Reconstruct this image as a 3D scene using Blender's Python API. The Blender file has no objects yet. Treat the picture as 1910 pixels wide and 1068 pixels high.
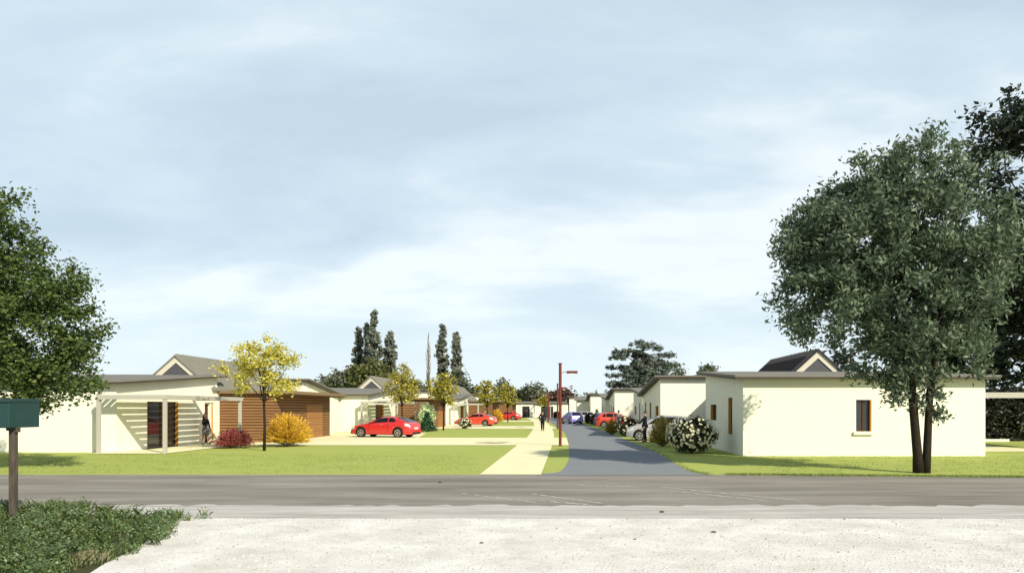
import bpy, bmesh, math, random
import numpy as np
from mathutils import Vector, Matrix
S = bpy.context.scene
R = math.radians
F, H, X0, Y0 = 1400.0, 1.9, 1055.0, 761.0        # focal length in photo pixels, eye height, vanishing point

# ------------------------------------------------------------------ camera
cd = bpy.data.cameras.new('camera'); cam = bpy.data.objects.new('camera', cd)
S.collection.objects.link(cam); S.camera = cam
cam.location = (0, 0, H); cam.rotation_euler = (R(90), 0, 0)
cd.sensor_width = 36; cd.lens = F/1910*36
cd.shift_x = -(X0-955)/1910; cd.shift_y = (Y0-534)/1910
cd.clip_start = .1; cd.clip_end = 6000

# ------------------------------------------------------------------ world and sun
SUN = Vector((.551, -.645, .53)).normalized()
w = bpy.data.worlds.new('World'); S.world = w; w.use_nodes = True
nt = w.node_tree; N = nt.nodes; L = nt.links; N.clear()
out = N.new('ShaderNodeOutputWorld'); bg = N.new('ShaderNodeBackground')
sky = N.new('ShaderNodeTexSky'); sky.sky_type = 'NISHITA'; sky.sun_disc = False
sky.sun_elevation = math.asin(SUN.z); sky.sun_rotation = math.atan2(SUN.x, SUN.y)
sky.air_density = 1.0; sky.dust_density = 1.5; sky.ozone_density = 1.5
tc = N.new('ShaderNodeTexCoord')
sep = N.new('ShaderNodeSeparateXYZ'); L.new(tc.outputs['Generated'], sep.inputs[0])
def wmath(op, a, b=None):
    m = N.new('ShaderNodeMath'); m.operation = op
    for i, v in enumerate((a, b)):
        if v is None: continue
        if isinstance(v, (int, float)): m.inputs[i].default_value = v
        else: L.new(v, m.inputs[i])
    return m.outputs[0]
# cloud layer: direction projected on a flat deck far above
zc = wmath('ADD', wmath('MAXIMUM', sep.outputs[2], 0.0), .34)
comb = N.new('ShaderNodeCombineXYZ')
L.new(wmath('DIVIDE', sep.outputs[0], zc), comb.inputs[0]); L.new(wmath('DIVIDE', sep.outputs[1], zc), comb.inputs[1])
n1 = N.new('ShaderNodeTexNoise'); n1.inputs['Scale'].default_value = 1.0; n1.inputs['Detail'].default_value = 7
n1.inputs['Roughness'].default_value = .56; n1.inputs['Distortion'].default_value = .25
mp = N.new('ShaderNodeMapping'); mp.inputs['Location'].default_value = (5.1, 2.4, 0); mp.inputs['Scale'].default_value = (1.0, 1.7, 1)
L.new(comb.outputs[0], mp.inputs[0]); L.new(mp.outputs[0], n1.inputs['Vector'])
cr = N.new('ShaderNodeValToRGB'); L.new(n1.outputs['Fac'], cr.inputs[0])
cr.color_ramp.elements[0].position = .38; cr.color_ramp.elements[0].color = (.52, .64, .74, 1)
cr.color_ramp.elements[1].position = .61; cr.color_ramp.elements[1].color = (.83, .90, .935, 1)
e = cr.color_ramp.elements.new(.5); e.color = (.61, .735, .82, 1)
hz = N.new('ShaderNodeMapRange'); L.new(sep.outputs[2], hz.inputs[0])
hz.inputs[1].default_value = 0.0; hz.inputs[2].default_value = .22; hz.inputs[3].default_value = 1; hz.inputs[4].default_value = 0
hz.interpolation_type = 'SMOOTHSTEP'
m1 = N.new('ShaderNodeMixRGB'); L.new(wmath('MULTIPLY', hz.outputs[0], .78), m1.inputs[0]); L.new(cr.outputs[0], m1.inputs[1]); m1.inputs[2].default_value = (.82, .925, .96, 1)
ms = N.new('ShaderNodeVectorMath'); ms.operation = 'SCALE'; ms.inputs['Scale'].default_value = .10; L.new(sky.outputs[0], ms.inputs[0])
m2 = N.new('ShaderNodeMixRGB'); cov = N.new('ShaderNodeMapRange'); cov.interpolation_type = 'SMOOTHSTEP'; L.new(sep.outputs[2], cov.inputs[0])   # cloud sheet thinned overhead, out of view, to weaken the fill light
cov.inputs[1].default_value = .42; cov.inputs[2].default_value = .75; cov.inputs[3].default_value = .90; cov.inputs[4].default_value = .12; L.new(cov.outputs[0], m2.inputs[0]); L.new(ms.outputs[0], m2.inputs[1]); L.new(m1.outputs[0], m2.inputs[2])
L.new(m2.outputs[0], bg.inputs[0]); bg.inputs[1].default_value = 1.0; L.new(bg.outputs[0], out.inputs[0])

sd = bpy.data.lights.new('sun', 'SUN'); so = bpy.data.objects.new('sun', sd); S.collection.objects.link(so)
sd.energy = 5.0; sd.angle = R(.5); sd.color = (1, .92, .77)
so.rotation_euler = SUN.to_track_quat('Z', 'Y').to_euler(); so.location = (20, -20, 30)
S.view_settings.view_transform = 'Standard'; S.view_settings.look = 'None'
S.view_settings.exposure = .22; S.view_settings.gamma = 1
S.render.engine = 'CYCLES'; S.render.resolution_x = 1024; S.render.resolution_y = 572
S.cycles.max_bounces = 5; S.cycles.diffuse_bounces = 3; S.cycles.transparent_max_bounces = 4

# ------------------------------------------------------------------ helpers
def gp(px, py):                     # ground point seen at a photo pixel
    Y = H*F/(py-Y0); return ((px-X0)/F*Y, Y)
def wx(px, Y): return (px-X0)/F*Y
def wz(py, Y): return H+(Y0-py)/F*Y
def tag(o, label=None, cat=None, group=None, kind=None):
    if label: o['label'] = label
    if cat: o['category'] = cat
    if group: o['group'] = group
    if kind: o['kind'] = kind
    return o
def empty(name, loc=(0, 0, 0), rz=0, label=None, cat=None, group=None):
    o = bpy.data.objects.new(name, None); S.collection.objects.link(o)
    o.location = loc; o.rotation_euler = (0, 0, rz); o.empty_display_size = .3
    return tag(o, label, cat, group)
class MB:
    def __init__(s): s.v = []; s.f = []
    def add(s, vs, fs):
        b = len(s.v); s.v += [tuple(p) for p in vs]; s.f += [tuple(i+b for i in f) for f in fs]; return s
    def box(s, x0, x1, y0, y1, z0, z1):
        v = [(x, y, z) for z in (z0, z1) for y in (y0, y1) for x in (x0, x1)]
        return s.add(v, [(0,2,3,1),(4,5,7,6),(0,1,5,4),(2,6,7,3),(0,4,6,2),(1,3,7,5)])
    def hexa(s, v):                 # bottom four ccw then top four ccw
        return s.add(v, [(3,2,1,0),(4,5,6,7),(0,1,5,4),(1,2,6,5),(2,3,7,6),(3,0,4,7)])
    def prism(s, poly, axis, a0, a1):   # poly of 2-D points pushed along an axis
        n = len(poly)
        def P(p, a):
            return (a, p[0], p[1]) if axis == 'x' else (p[0], a, p[1]) if axis == 'y' else (p[0], p[1], a)
        v = [P(p, a0) for p in poly]+[P(p, a1) for p in poly]
        return s.add(v, [tuple(range(n))[::-1], tuple(range(n, 2*n))]+[(i, (i+1) % n, n+(i+1) % n, n+i) for i in range(n)])
    def tube(s, pts, rad, n=8, cap=True):
        pts = [Vector(p) for p in pts]; b = len(s.v)
        for i, p in enumerate(pts):
            d = (pts[min(i+1, len(pts)-1)]-pts[max(i-1, 0)]).normalized()
            u = d.cross(Vector((0, 0, 1)) if abs(d.z) < .95 else Vector((1, 0, 0))).normalized(); q = d.cross(u)
            r = rad[i] if isinstance(rad, (list, tuple)) else rad
            for k in range(n):
                a = 2*math.pi*k/n; s.v.append(tuple(p+u*(r*math.cos(a))+q*(r*math.sin(a))))
        for i in range(len(pts)-1):
            for k in range(n):
                s.f.append((b+i*n+k, b+i*n+(k+1) % n, b+(i+1)*n+(k+1) % n, b+(i+1)*n+k))
        if cap:
            s.f.append(tuple(b+k for k in range(n))); s.f.append(tuple(b+(len(pts)-1)*n+k for k in range(n))[::-1])
        return s
    def ball(s, c, r, nu=10, nv=7):
        rx, ry, rz = (r, r, r) if isinstance(r, (int, float)) else r; b = len(s.v)
        for j in range(nv+1):
            t = math.pi*j/nv
            for i in range(nu):
                a = 2*math.pi*i/nu
                s.v.append((c[0]+rx*math.sin(t)*math.cos(a), c[1]+ry*math.sin(t)*math.sin(a), c[2]+rz*math.cos(t)))
        for j in range(nv):
            for i in range(nu): s.f.append((b+j*nu+i, b+(j+1)*nu+i, b+(j+1)*nu+(i+1) % nu, b+j*nu+(i+1) % nu))
        return s
    def build(s, name, mat, parent=None, smooth=False, bevel=0, loc=None):
        me = bpy.data.meshes.new(name); me.from_pydata(s.v, [], s.f); me.update()
        bm = bmesh.new(); bm.from_mesh(me); bmesh.ops.recalc_face_normals(bm, faces=bm.faces)
        bm.to_mesh(me); bm.free()
        if smooth: me.polygons.foreach_set('use_smooth', [True]*len(me.polygons))
        me.materials.append(mat)
        o = bpy.data.objects.new(name, me); S.collection.objects.link(o)
        if parent: o.parent = parent
        if loc: o.location = loc
        if bevel:
            m = o.modifiers.new('bevel', 'BEVEL'); m.width = bevel; m.segments = 2; m.limit_method = 'ANGLE'
        return o
def copy_tree(o, parent=None, kids=None):
    c = o.copy(); S.collection.objects.link(c); c.parent = parent
    for ch in [k for k in list(o.children)]: copy_tree(ch, c)
    return c

# ------------------------------------------------------------------ materials
def mat(name, col, rough=.8, spec=.3, metal=0, var=.12, scale=6, bump=0, bscale=60, col2=None, coat=0, stretch=None, f2=None):
    m = bpy.data.materials.new(name); m.use_nodes = True; t = m.node_tree; p = t.nodes['Principled BSDF']
    p.inputs['Roughness'].default_value = rough; p.inputs['Specular IOR Level'].default_value = spec
    p.inputs['Metallic'].default_value = metal; p.inputs['Coat Weight'].default_value = coat; p.inputs['Coat Roughness'].default_value = .05
    tc = t.nodes.new('ShaderNodeTexCoord'); mp = t.nodes.new('ShaderNodeMapping'); t.links.new(tc.outputs['Object'], mp.inputs[0])
    if stretch: mp.inputs['Scale'].default_value = stretch
    n = t.nodes.new('ShaderNodeTexNoise'); n.inputs['Scale'].default_value = scale; n.inputs['Detail'].default_value = 6; n.inputs['Roughness'].default_value = .65
    t.links.new(mp.outputs[0], n.inputs['Vector'])
    r = t.nodes.new('ShaderNodeValToRGB'); t.links.new(n.outputs['Fac'], r.inputs[0])
    c2 = col2 or tuple(min(1, c*(1+var)) for c in col); c1 = col if col2 else tuple(c*(1-var) for c in col)
    r.color_ramp.elements[0].position = .3; r.color_ramp.elements[1].position = .7
    r.color_ramp.elements[0].color = (*c1, 1); r.color_ramp.elements[1].color = (*c2, 1)
    t.links.new(r.outputs[0], p.inputs['Base Color'])
    if f2:      # a second finer speckle: (scale, colour, threshold)
        v = t.nodes.new('ShaderNodeTexNoise'); v.inputs['Scale'].default_value = f2[0]; v.inputs['Detail'].default_value = 3
        t.links.new(tc.outputs['Object'], v.inputs['Vector'])
        r2 = t.nodes.new('ShaderNodeMapRange'); t.links.new(v.outputs['Fac'], r2.inputs[0])
        r2.inputs[1].default_value = f2[2]; r2.inputs[2].default_value = f2[2]+.08
        mx = t.nodes.new('ShaderNodeMixRGB'); t.links.new(r2.outputs[0], mx.inputs[0]); t.links.new(r.outputs[0], mx.inputs[1])
        mx.inputs[2].default_value = (*f2[1], 1); t.links.new(mx.outputs[0], p.inputs['Base Color'])
    if bump:
        nb = t.nodes.new('ShaderNodeTexNoise'); nb.inputs['Scale'].default_value = bscale; nb.inputs['Detail'].default_value = 5
        t.links.new(tc.outputs['Object'], nb.inputs['Vector'])
        b = t.nodes.new('ShaderNodeBump'); b.inputs['Strength'].default_value = bump; b.inputs['Distance'].default_value = .02
        t.links.new(nb.outputs['Fac'], b.inputs['Height']); t.links.new(b.outputs[0], p.inputs['Normal'])
    return m
def leafmat(name, c1, c2, c3=None, trans=.3):
    m = bpy.data.materials.new(name); m.use_nodes = True; t = m.node_tree; t.nodes.clear()
    o = t.nodes.new('ShaderNodeOutputMaterial'); g = t.nodes.new('ShaderNodeNewGeometry')
    r = t.nodes.new('ShaderNodeValToRGB'); t.links.new(g.outputs['Random Per Island'], r.inputs[0])
    r.color_ramp.elements[0].color = (*c1, 1); r.color_ramp.elements[1].color = (*c2, 1)
    if c3: e = r.color_ramp.elements.new(.85); e.color = (*c2, 1); r.color_ramp.elements[2].color = (*c3, 1)
    p = t.nodes.new('ShaderNodeBsdfPrincipled'); p.inputs['Roughness'].default_value = .5; p.inputs['Specular IOR Level'].default_value = .35
    tr = t.nodes.new('ShaderNodeBsdfTranslucent'); mx = t.nodes.new('ShaderNodeMixShader'); mx.inputs[0].default_value = trans
    t.links.new(r.outputs[0], p.inputs['Base Color']); t.links.new(r.outputs[0], tr.inputs[0])
    t.links.new(p.outputs[0], mx.inputs[1]); t.links.new(tr.outputs[0], mx.inputs[2]); t.links.new(mx.outputs[0], o.inputs[0])
    return m
M = dict(
    wall=mat('cream_render', (.77, .75, .615), .9, .15, var=.02, scale=1.5, bump=.15, bscale=40),
    trim=mat('beige_trim', (.55, .52, .42), .7, .2, var=.04),
    roof=mat('grey_roof_membrane', (.19, .18, .15), .75, .25, var=.08, scale=2),
    fascia=mat('brown_fascia', (.075, .062, .045), .6, .25, var=.1),
    zinc=mat('standing_seam_zinc', (.235, .23, .19), .5, .35, metal=.15, var=.07, scale=1.5),
    zinc_shaded=mat('shaded_zinc_roof', (.040, .039, .042), .7, .25, var=.12, scale=3),  # darker copy of the zinc, the unlit slope's shade put into its colour
    slat=mat('timber_slat', (.225, .118, .050), .7, .2, var=.22, scale=3, stretch=(.6, .6, 9)),
    slat2=mat('brown_eave_board', (.20, .135, .075), .7, .2, var=.12),
    gap=mat('timber_gap', (.07, .035, .018), .8, .1),
    door=mat('orange_timber_panel', (.30, .14, .045), .6, .25, var=.15, scale=3, stretch=(.5, .5, 8)),
    jamb=mat('orange_timber_jamb', (.50, .24, .04), .6, .25, var=.1),
    glass=mat('dark_window_glass', (.03, .032, .034), .06, .6, var=.1),
    gable=mat('gable_glass', (.07, .07, .075), .3, .4, var=.1),
    perg=mat('pergola_paint', (.40, .385, .33), .6, .25, var=.03),
    sill=mat('cream_sill', (.72, .70, .55), .8, .2, var=.03),
    bark=mat('dark_bark', (.028, .022, .015), .95, .1, var=.4, scale=9, bump=.8, bscale=25, stretch=(3, 3, .6)),
    palebark=mat('pale_bark', (.20, .18, .15), .95, .1, var=.3, scale=8),
    lamp=mat('oxide_red_paint', (.13, .022, .014), .45, .4, var=.1),
    lampglass=mat('lamp_diffuser', (.75, .75, .70), .3, .5, var=.03),
    steel=mat('galvanised_steel', (.5, .5, .48), .4, .5, metal=.7, var=.08),
    tyre=mat('tyre_rubber', (.018, .018, .018), .85, .2), rim=mat('alloy_rim', (.48, .47, .43), .3, .5, metal=.7, var=.05),
    black=mat('black_plastic', (.015, .015, .016), .6, .3), cglass=mat('car_glass', (.010, .011, .013), .08, .35, var=.1),
    lightg=mat('headlamp_glass', (.75, .75, .74), .12, .6, metal=.3, var=.05), redg=mat('tail_lamp_red', (.35, .015, .012), .15, .6),
    plate=mat('number_plate', (.7, .7, .66), .5, .3, var=.03),
    red=mat('red_car_paint', (.52, .020, .018), .35, .5, coat=.6, var=.03), orange=mat('orange_red_car_paint', (.62, .06, .025), .35, .5, coat=.6, var=.03),
    purple=mat('violet_car_paint', (.22, .20, .56), .3, .5, coat=.6, var=.03), silver=mat('silver_car_paint', (.46, .46, .44), .32, .5, metal=.3, coat=.5, var=.03),
    navy=mat('navy_car_paint', (.03, .05, .12), .3, .5, coat=.6, var=.03),
    suit=mat('black_cloth', (.018, .018, .02), .9, .1, var=.2), shirt=mat('white_cloth', (.6, .6, .58), .9, .1), greycloth=mat('grey_cloth', (.16, .16, .17), .9, .1, var=.15),
    skin=mat('skin', (.45, .26, .18), .6, .3, var=.06), hair=mat('dark_hair', (.015, .011, .009), .7, .3), shoe=mat('shoe_leather', (.012, .011, .011), .4, .4),
    mail=mat('green_painted_metal', (.008, .040, .036), .38, .5, var=.18, scale=5), post=mat('weathered_post_wood', (.085, .070, .055), .95, .1, var=.45, scale=6, stretch=(4, 4, .5), bump=.6),
    conc=mat('pale_concrete', (.6, .6, .52), .9, .15, var=.05),
)
lawn_m = mat('lawn_turf', (.345, .395, .098), .95, .05, col2=(.38, .425, .118), scale=.5, bump=.25, bscale=45, f2=(22, (.305, .36, .083), .60))
street_m = mat('street_asphalt', (.195, .210, .225), .9, .2, col2=(.225, .24, .25), scale=1.2, bump=.25, bscale=120, f2=(60, (.26, .27, .275), .64))
path_m = mat('cream_paving', (.74, .70, .42), .9, .15, col2=(.80, .76, .48), scale=1.2, bump=.1, bscale=60)
gravel_m = mat('white_gravel', (.58, .555, .50), .95, .1, col2=(.84, .82, .77), scale=1.1, bump=1, bscale=38, f2=(26, (.40, .37, .31), .64))

# ------------------------------------------------------------------ setting: ground sheets
def sheet(name, poly, z, m, label=None):
    mb = MB(); mb.add([(x, y, z) for x, y in poly], [tuple(range(len(poly)))])
    o = mb.build(name, m); o['kind'] = 'structure'
    if o.data.polygons[0].normal.z < 0: o.data.flip_normals()
    return o
def smooth_line(P, k=6):            # Catmull-Rom through 2-D points
    out = []
    for i in range(len(P)-1):
        a, b, c, d = P[max(i-1, 0)], P[i], P[i+1], P[min(i+2, len(P)-1)]
        for j in range(k):
            t = j/k
            out.append(tuple(.5*((2*b[q])+(-a[q]+c[q])*t+(2*a[q]-5*b[q]+4*c[q]-d[q])*t*t+(-a[q]+3*b[q]-3*c[q]+d[q])*t**3) for q in (0, 1)))
    return out+[P[-1]]
sheet('lawn', [(-1500, -60), (1500, -60), (1500, 3000), (-1500, 3000)], 0, lawn_m)
# old main road, dusty verge strip and gravel forecourt
rnd = random.Random(4)
def ragged(x0, x1, y0, y1, amp, step):
    pts = []; x = x0
    while x < x1:
        t = (x-x0)/(x1-x0); pts.append((x, y0+(y1-y0)*t+rnd.uniform(-amp, amp))); x += step*rnd.uniform(.6, 1.4)
    return pts+[(x1, y1)]
def road_material():
    m = mat('old_road_asphalt', (.170, .155, .128), .93, .15, col2=(.335, .315, .27), scale=.55, stretch=(.35, 1.8, 1), bump=.5, bscale=70, f2=(60, (.36, .34, .31), .66)); return m
road_m = road_material()
far = ragged(-60, 4.4, 21.45, 21.45, .012, .3)+ragged(4.5, 13, 21.4, 20.55, .10, .2)+ragged(13.1, 60, 20.55, 19, .1, .4)
sheet('main_road', [(-60, 14.6)]+[(60, 14.3)]+far[::-1], .004, road_m)
verge_m = mat('dusty_road_margin', (.33, .31, .28), .95, .1, col2=(.62, .60, .56), scale=1.1, stretch=(.3, 2.4, 1), bump=.5, bscale=60, f2=(50, (.24, .22, .20), .67))
up = ragged(-60, 60, 14.95, 14.4, .17, .22); lo = ragged(-60, 60, 13.18, 12.75, .025, .2)
sheet('road_margin', lo+up[::-1], .008, verge_m)
gl = [(x, y-.045) for x, y in lo]
sheet('gravel_forecourt', [(-60, -50), (60, -50)]+gl[::-1], .012, gravel_m)
sheet('joint_line', [(x, y-.06) for x, y in lo]+[(x, y-.008) for x, y in lo][::-1], .010, mat('joint_dirt', (.13, .115, .10), .95, .1))
# tyre prints of white dust
mb = MB()
for (xa, ya, xb, yb, n) in ((870, 921, 1010, 938, 7), (1000, 922, 1135, 940, 8), (1090, 905, 1200, 908, 8), (1240, 909, 1500, 934, 15), (1260, 916, 1440, 935, 9), (1015, 934, 1110, 942, 5)):
    for k in range(n):
        t = (k+rnd.uniform(-.2, .2))/n; x, y = gp(xa+(xb-xa)*t, ya+(yb-ya)*t); l = rnd.uniform(.07, .19)
        a = rnd.uniform(-.2, .2); pts = []
        for q in range(7):
            s = (q-3)/3*l; wv = (.012+.045*rnd.random())*(1-abs(q-3)/3.3)+.004; pts.append((x+s, y-s*1.3+a*s, wv))
        mb.add([(p[0], p[1]-p[2], .0085) for p in pts]+[(p[0], p[1]+p[2], .0085) for p in pts][::-1], [tuple(range(14))])
mb.build('tyre_print', mat('white_dust', (.62, .60, .56), .95, .05, var=.2, scale=30))['kind'] = 'structure'
# new street
sl = [(1003, 886), (1010, 883.2), (1035, 881.5), (1049, 876), (1059, 862), (1062, 850), (1061, 831), (1058, 815), (1051, 804), (1038, 794.5), (1024, 786.5), (1008, 780.5), (985, 776.4), (955, 774)]
sr = [(1340, 886), (1318, 884.5), (1290, 879.5), (1264, 867), (1217, 840), (1159, 816), (1131, 806), (1104, 796), (1084, 789), (1060, 782.5), (1032, 777.6), (990, 773.6), (955, 772.3)]
SL = smooth_line([gp(*p) for p in sl]); SR = smooth_line([gp(*p) for p in sr])
sheet('street', SL+SR[::-1], .010, street_m)
# cream footpath that runs beside the street
pl = [(894.5, 885.3), (965, 830), (982.7, 815.7), (993.5, 800), (996, 791), (992, 784.5), (980, 779.5), (955, 776.5)]
pr = [(1009, 885.3), (1030, 830), (1033.5, 815), (1032, 804), (1027, 795), (1020, 788), (1008, 782), (985, 777.8), (955, 775)]
PL = smooth_line([gp(*p) for p in pl]); PR = smooth_line([gp(*p) for p in pr])
sheet('footpath', PL+PR[::-1], .018, path_m)
def cross(name, poly, z=.014): return sheet(name, poly, z, path_m)
cross('driveway', [(-40, 38.5), (.17, 38.5), (.05, 48.4), (-9.5, 48.4), (-10.6, 57), (-40, 60)])
cross('driveway', [(-36, 69.8), (-.8, 69.8), (-1.5, 80), (-8.5, 80), (-9.4, 87), (-36, 88)])
cross('driveway', [(-30, 106), (-2.6, 106), (-5.3, 116), (-30, 118)])
cross('driveway', [(4.35, 42.5), (20, 42.5), (20, 46), (4.05, 46)])
cross('driveway', [(3.75, 71.5), (20, 71.5), (20, 75.5), (3.4, 75.5)])
cross('driveway', [(2.2, 99), (20, 99), (20, 104), (1.9, 104)])
cross('patio', [(-20, 31.3), (-16.75, 31.3), (-16.75, 38.6), (-19.5, 41.7), (-19.5, 32.5), (-20, 32.4)], .020)
cross('garden_path', [gp(1800, 842), gp(1915, 842), gp(2050, 842.5), gp(2050, 838), gp(1910, 836.5), gp(1838, 830), gp(1800, 830)])
mb = MB()
for (px, py) in ((925, 826.3), (905, 825.6), (970, 796.6)):
    x, y = gp(px, py); mb.add([(x+.55*math.cos(a), y+.42*math.sin(a), .024) for a in [k*math.pi/9 for k in range(18)]], [tuple(range(18))])
mb.build('drain_cover', mat('worn_iron', (.35, .27, .16), .8, .3, var=.1))['kind'] = 'structure'

# ------------------------------------------------------------------ houses
def wall(mb, p0, p1, h0, h1, nrm, holes=(), t=.25, z0=0.0):
    """upright wall with a sloping top; nrm points outward; holes = (s0, s1, z0, z1) along the wall"""
    p0 = Vector(p0); p1 = Vector(p1); Lh = (p1-p0).length; d = (p1-p0)/Lh; n = Vector(nrm)
    cuts = sorted({0.0, Lh, *[h[0] for h in holes], *[h[1] for h in holes]})
    for a, b in zip(cuts, cuts[1:]):
        zs = [z0]
        for h in sorted(holes, key=lambda q: q[2]):
            if h[0] <= a+1e-6 and h[1] >= b-1e-6: zs += [h[2], h[3]]
        for i in range(0, len(zs), 2):
            lo = zs[i]; top = i+1 >= len(zs)
            ta = h0+(h1-h0)*a/Lh if top else zs[i+1]; tb = h0+(h1-h0)*b/Lh if top else zs[i+1]
            if not top and ta-lo < 1e-4: continue
            A, B = p0+d*a, p0+d*b; C_, D = B-n*t, A-n*t
            mb.hexa([(A.x, A.y, lo), (B.x, B.y, lo), (C_.x, C_.y, lo), (D.x, D.y, lo), (A.x, A.y, ta), (B.x, B.y, tb), (C_.x, C_.y, tb), (D.x, D.y, ta)])
def block(root, x0, x1, y0, y1, hn, hf, streetside, side_holes=(), front_holes=(), back_holes=()):
    """rendered block: hn/hf wall heights at the near and far ends"""
    mb = MB(); t = .25; slope = (hf-hn)/(y1-y0)
    wall(mb, (x0, y0), (x1, y0), hn, hn, (0, -1), front_holes)
    wall(mb, (x1, y1), (x0, y1), hf, hf, (0, 1), back_holes)
    ha, hb = hn+slope*t, hf-slope*t
    wall(mb, (x0, y0+t), (x0, y1-t), ha, hb, (-1, 0), [(a-t, b-t, c, d) for a, b, c, d in side_holes] if streetside < 0 else ())
    wall(mb, (x1, y0+t), (x1, y1-t), ha, hb, (1, 0), [(a-t, b-t, c, d) for a, b, c, d in side_holes] if streetside > 0 else ())
    o = mb.build('wall', M['wall'], root)
    # roof slab with overhang, its dark fascia board below as a sub-part
    ov = .42; mb = MB()
    def rz(y): return hn+slope*(y-y0)+.004
    a0, a1, b0, b1 = x0-ov, x1+ov, y0-ov, y1+ov
    mb.hexa([(a0, b0, rz(b0)+.09), (a1, b0, rz(b0)+.09), (a1, b1, rz(b1)+.09), (a0, b1, rz(b1)+.09)] + [(a0, b0, rz(b0)+.17), (a1, b0, rz(b0)+.17), (a1, b1, rz(b1)+.17), (a0, b1, rz(b1)+.17)])
    r = mb.build('roof', M['roof'], root); mb = MB(); e = .03
    mb.hexa([(a0+e, b0+e, rz(b0)), (a1-e, b0+e, rz(b0)), (a1-e, b1-e, rz(b1)), (a0+e, b1-e, rz(b1))] + [(a0+e, b0+e, rz(b0)+.087), (a1-e, b0+e, rz(b0)+.087), (a1-e, b1-e, rz(b1)+.087), (a0+e, b1-e, rz(b1)+.087)])
    mb.build('fascia', M['fascia'], r)
    return o
def rbox(mb, face, a0, a1, d0, d1, z0, z1, pos):
    """box on a wall: a = along the wall, d = depth inward from the outer face"""
    ax, val, inn = face
    lo, hi = sorted((val+inn*d0, val+inn*d1))
    if ax == 'x': mb.box(lo, hi, a0, a1, z0, z1)
    else: mb.box(a0, a1, lo, hi, z0, z1)
def window(root, face, a0, a1, z0, z1, jamb_at=None, mullions=0, sill=True):
    fr = MB(); f = .05
    rbox(fr, face, a0, a0+f, .13, .19, z0, z1, 0); rbox(fr, face, a1-f, a1, .13, .19, z0, z1, 0)
    rbox(fr, face, a0+f, a1-f, .13, .19, z0, z0+f, 0); rbox(fr, face, a0+f, a1-f, .13, .19, z1-f, z1, 0)
    for k in range(mullions):
        c = a0+(a1-a0)*(k+1)/(mullions+1); rbox(fr, face, c-.03, c+.03, .13, .19, z0+f, z1-f, 0)
    fo = fr.build('window', M['gap'], root)
    g = MB(); rbox(g, face, a0+f, a1-f, .155, .165, z0+f, z1-f, 0); g.build('pane', M['glass'], fo)
    if jamb_at is not None:
        j = MB()
        if jamb_at > 0: rbox(j, face, a1-.045, a1-.002, .005, .128, z0+.003, z1-.003, 0)
        else: rbox(j, face, a0+.002, a0+.045, .005, .128, z0+.003, z1-.003, 0)
        j.build('jamb', M['jamb'], fo)
    if sill:
        s = MB(); rbox(s, face, a0-.12, a1+.04, -.10, -.002, z0-.13, z0-.01, 0); s.build('sill', M['sill'], fo)
    return fo
def slats(root, x0, x1, y0, y1, h, faces, name='cladding', holes=()):
    """timber box clad in horizontal slats; holes on the (x, val) face as (a0, a1, z1)"""
    core = MB(); core.box(x0+.03, x1-.03, y0+.03, y1-.03, 0, h)
    co = core.build('garage_wall', M['gap'], root)
    mb = MB(); p = .16; n = int(h/p)
    for k in range(n):
        z0, z1 = k*p+.02, k*p+.135
        for ax, val, inn, skip in faces:
            if ax == 'y': mb.prism([(val, z0), (val-inn*.0+inn*.029, z0), (val+inn*.029, z1), (val+inn*.012, z1)], 'x', x0, x1)
            else:
                segs = [(y0, y1)]
                for (a, b, zt) in skip:
                    if z0 < zt: segs = [s for q in segs for s in ((q[0], a), (b, q[1])) ]
                for a, b in segs: mb.prism([(val, z0), (val+inn*.029, z0), (val+inn*.029, z1), (val+inn*.012, z1)], 'y', a, b)
    mb.build(name, M['slat'], root); return co
def gable(root, xr, hw, y0, y1, zr, ze, rm='zinc'):
    mb = MB(); t = .07
    s = (zr-ze)/hw
    for sg in (-1, 1):
        mb.prism([(xr, zr), (xr+sg*hw, ze), (xr+sg*hw, ze-t), (xr, zr-t-.02)], 'y', y0, y1)
        k = y0+.25
        while k < y1-.05:
            n = Vector((sg*s, 1)).normalized()
            a = (xr+n.x*.001, zr+.001); b = (xr+sg*(hw-.01), ze+.001)
            mb.prism([a, b, (b[0]+n.x*.085, b[1]+n.y*.085), (a[0]+n.x*.085, a[1]+n.y*.085)], 'y', k, k+.04); k += .46
    r = mb.build('gable_roof', M[rm], root)
    # gable end: frame and dark triangular light
    mb = MB(); i = .26; yb = y0+.10
    zt = zr-t-.03; ht = zt-ze; ob = hw-.09
    def tri(k0): return (xr, zt-k0*math.hypot(1, s)), (xr+ob-k0*(1+math.hypot(1, s))/s*1.0, ze+k0), (xr-ob+k0*(1+math.hypot(1, s))/s*1.0, ze+k0)
    O, I = tri(0), tri(i)
    v = [(p[0], yb, p[1]) for p in O+I]+[(p[0], yb+.12, p[1]) for p in O+I]
    mb.add(v, [(0, 1, 4, 3), (1, 2, 5, 4), (2, 0, 3, 5), (6, 9, 10, 7), (7, 10, 11, 8), (8, 11, 9, 6), (3, 4, 10, 9), (4, 5, 11, 10), (5, 3, 9, 11), (0, 6, 7, 1), (1, 7, 8, 2), (2, 8, 6, 0)])
    mb.build('gable_frame', M['trim'], r)
    mb = MB(); mb.prism([(p[0], p[1]) for p in I], 'y', yb+.06, yb+.08); mb.build('gable_window', M['gable'], r)
    mb = MB(); mb.prism([(xr, zt-.02), (xr+ob-.05, ze), (xr-ob+.05, ze)], 'y', y1-.25, y1-.15); mb.build('back_gable', M['wall'], r)

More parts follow.
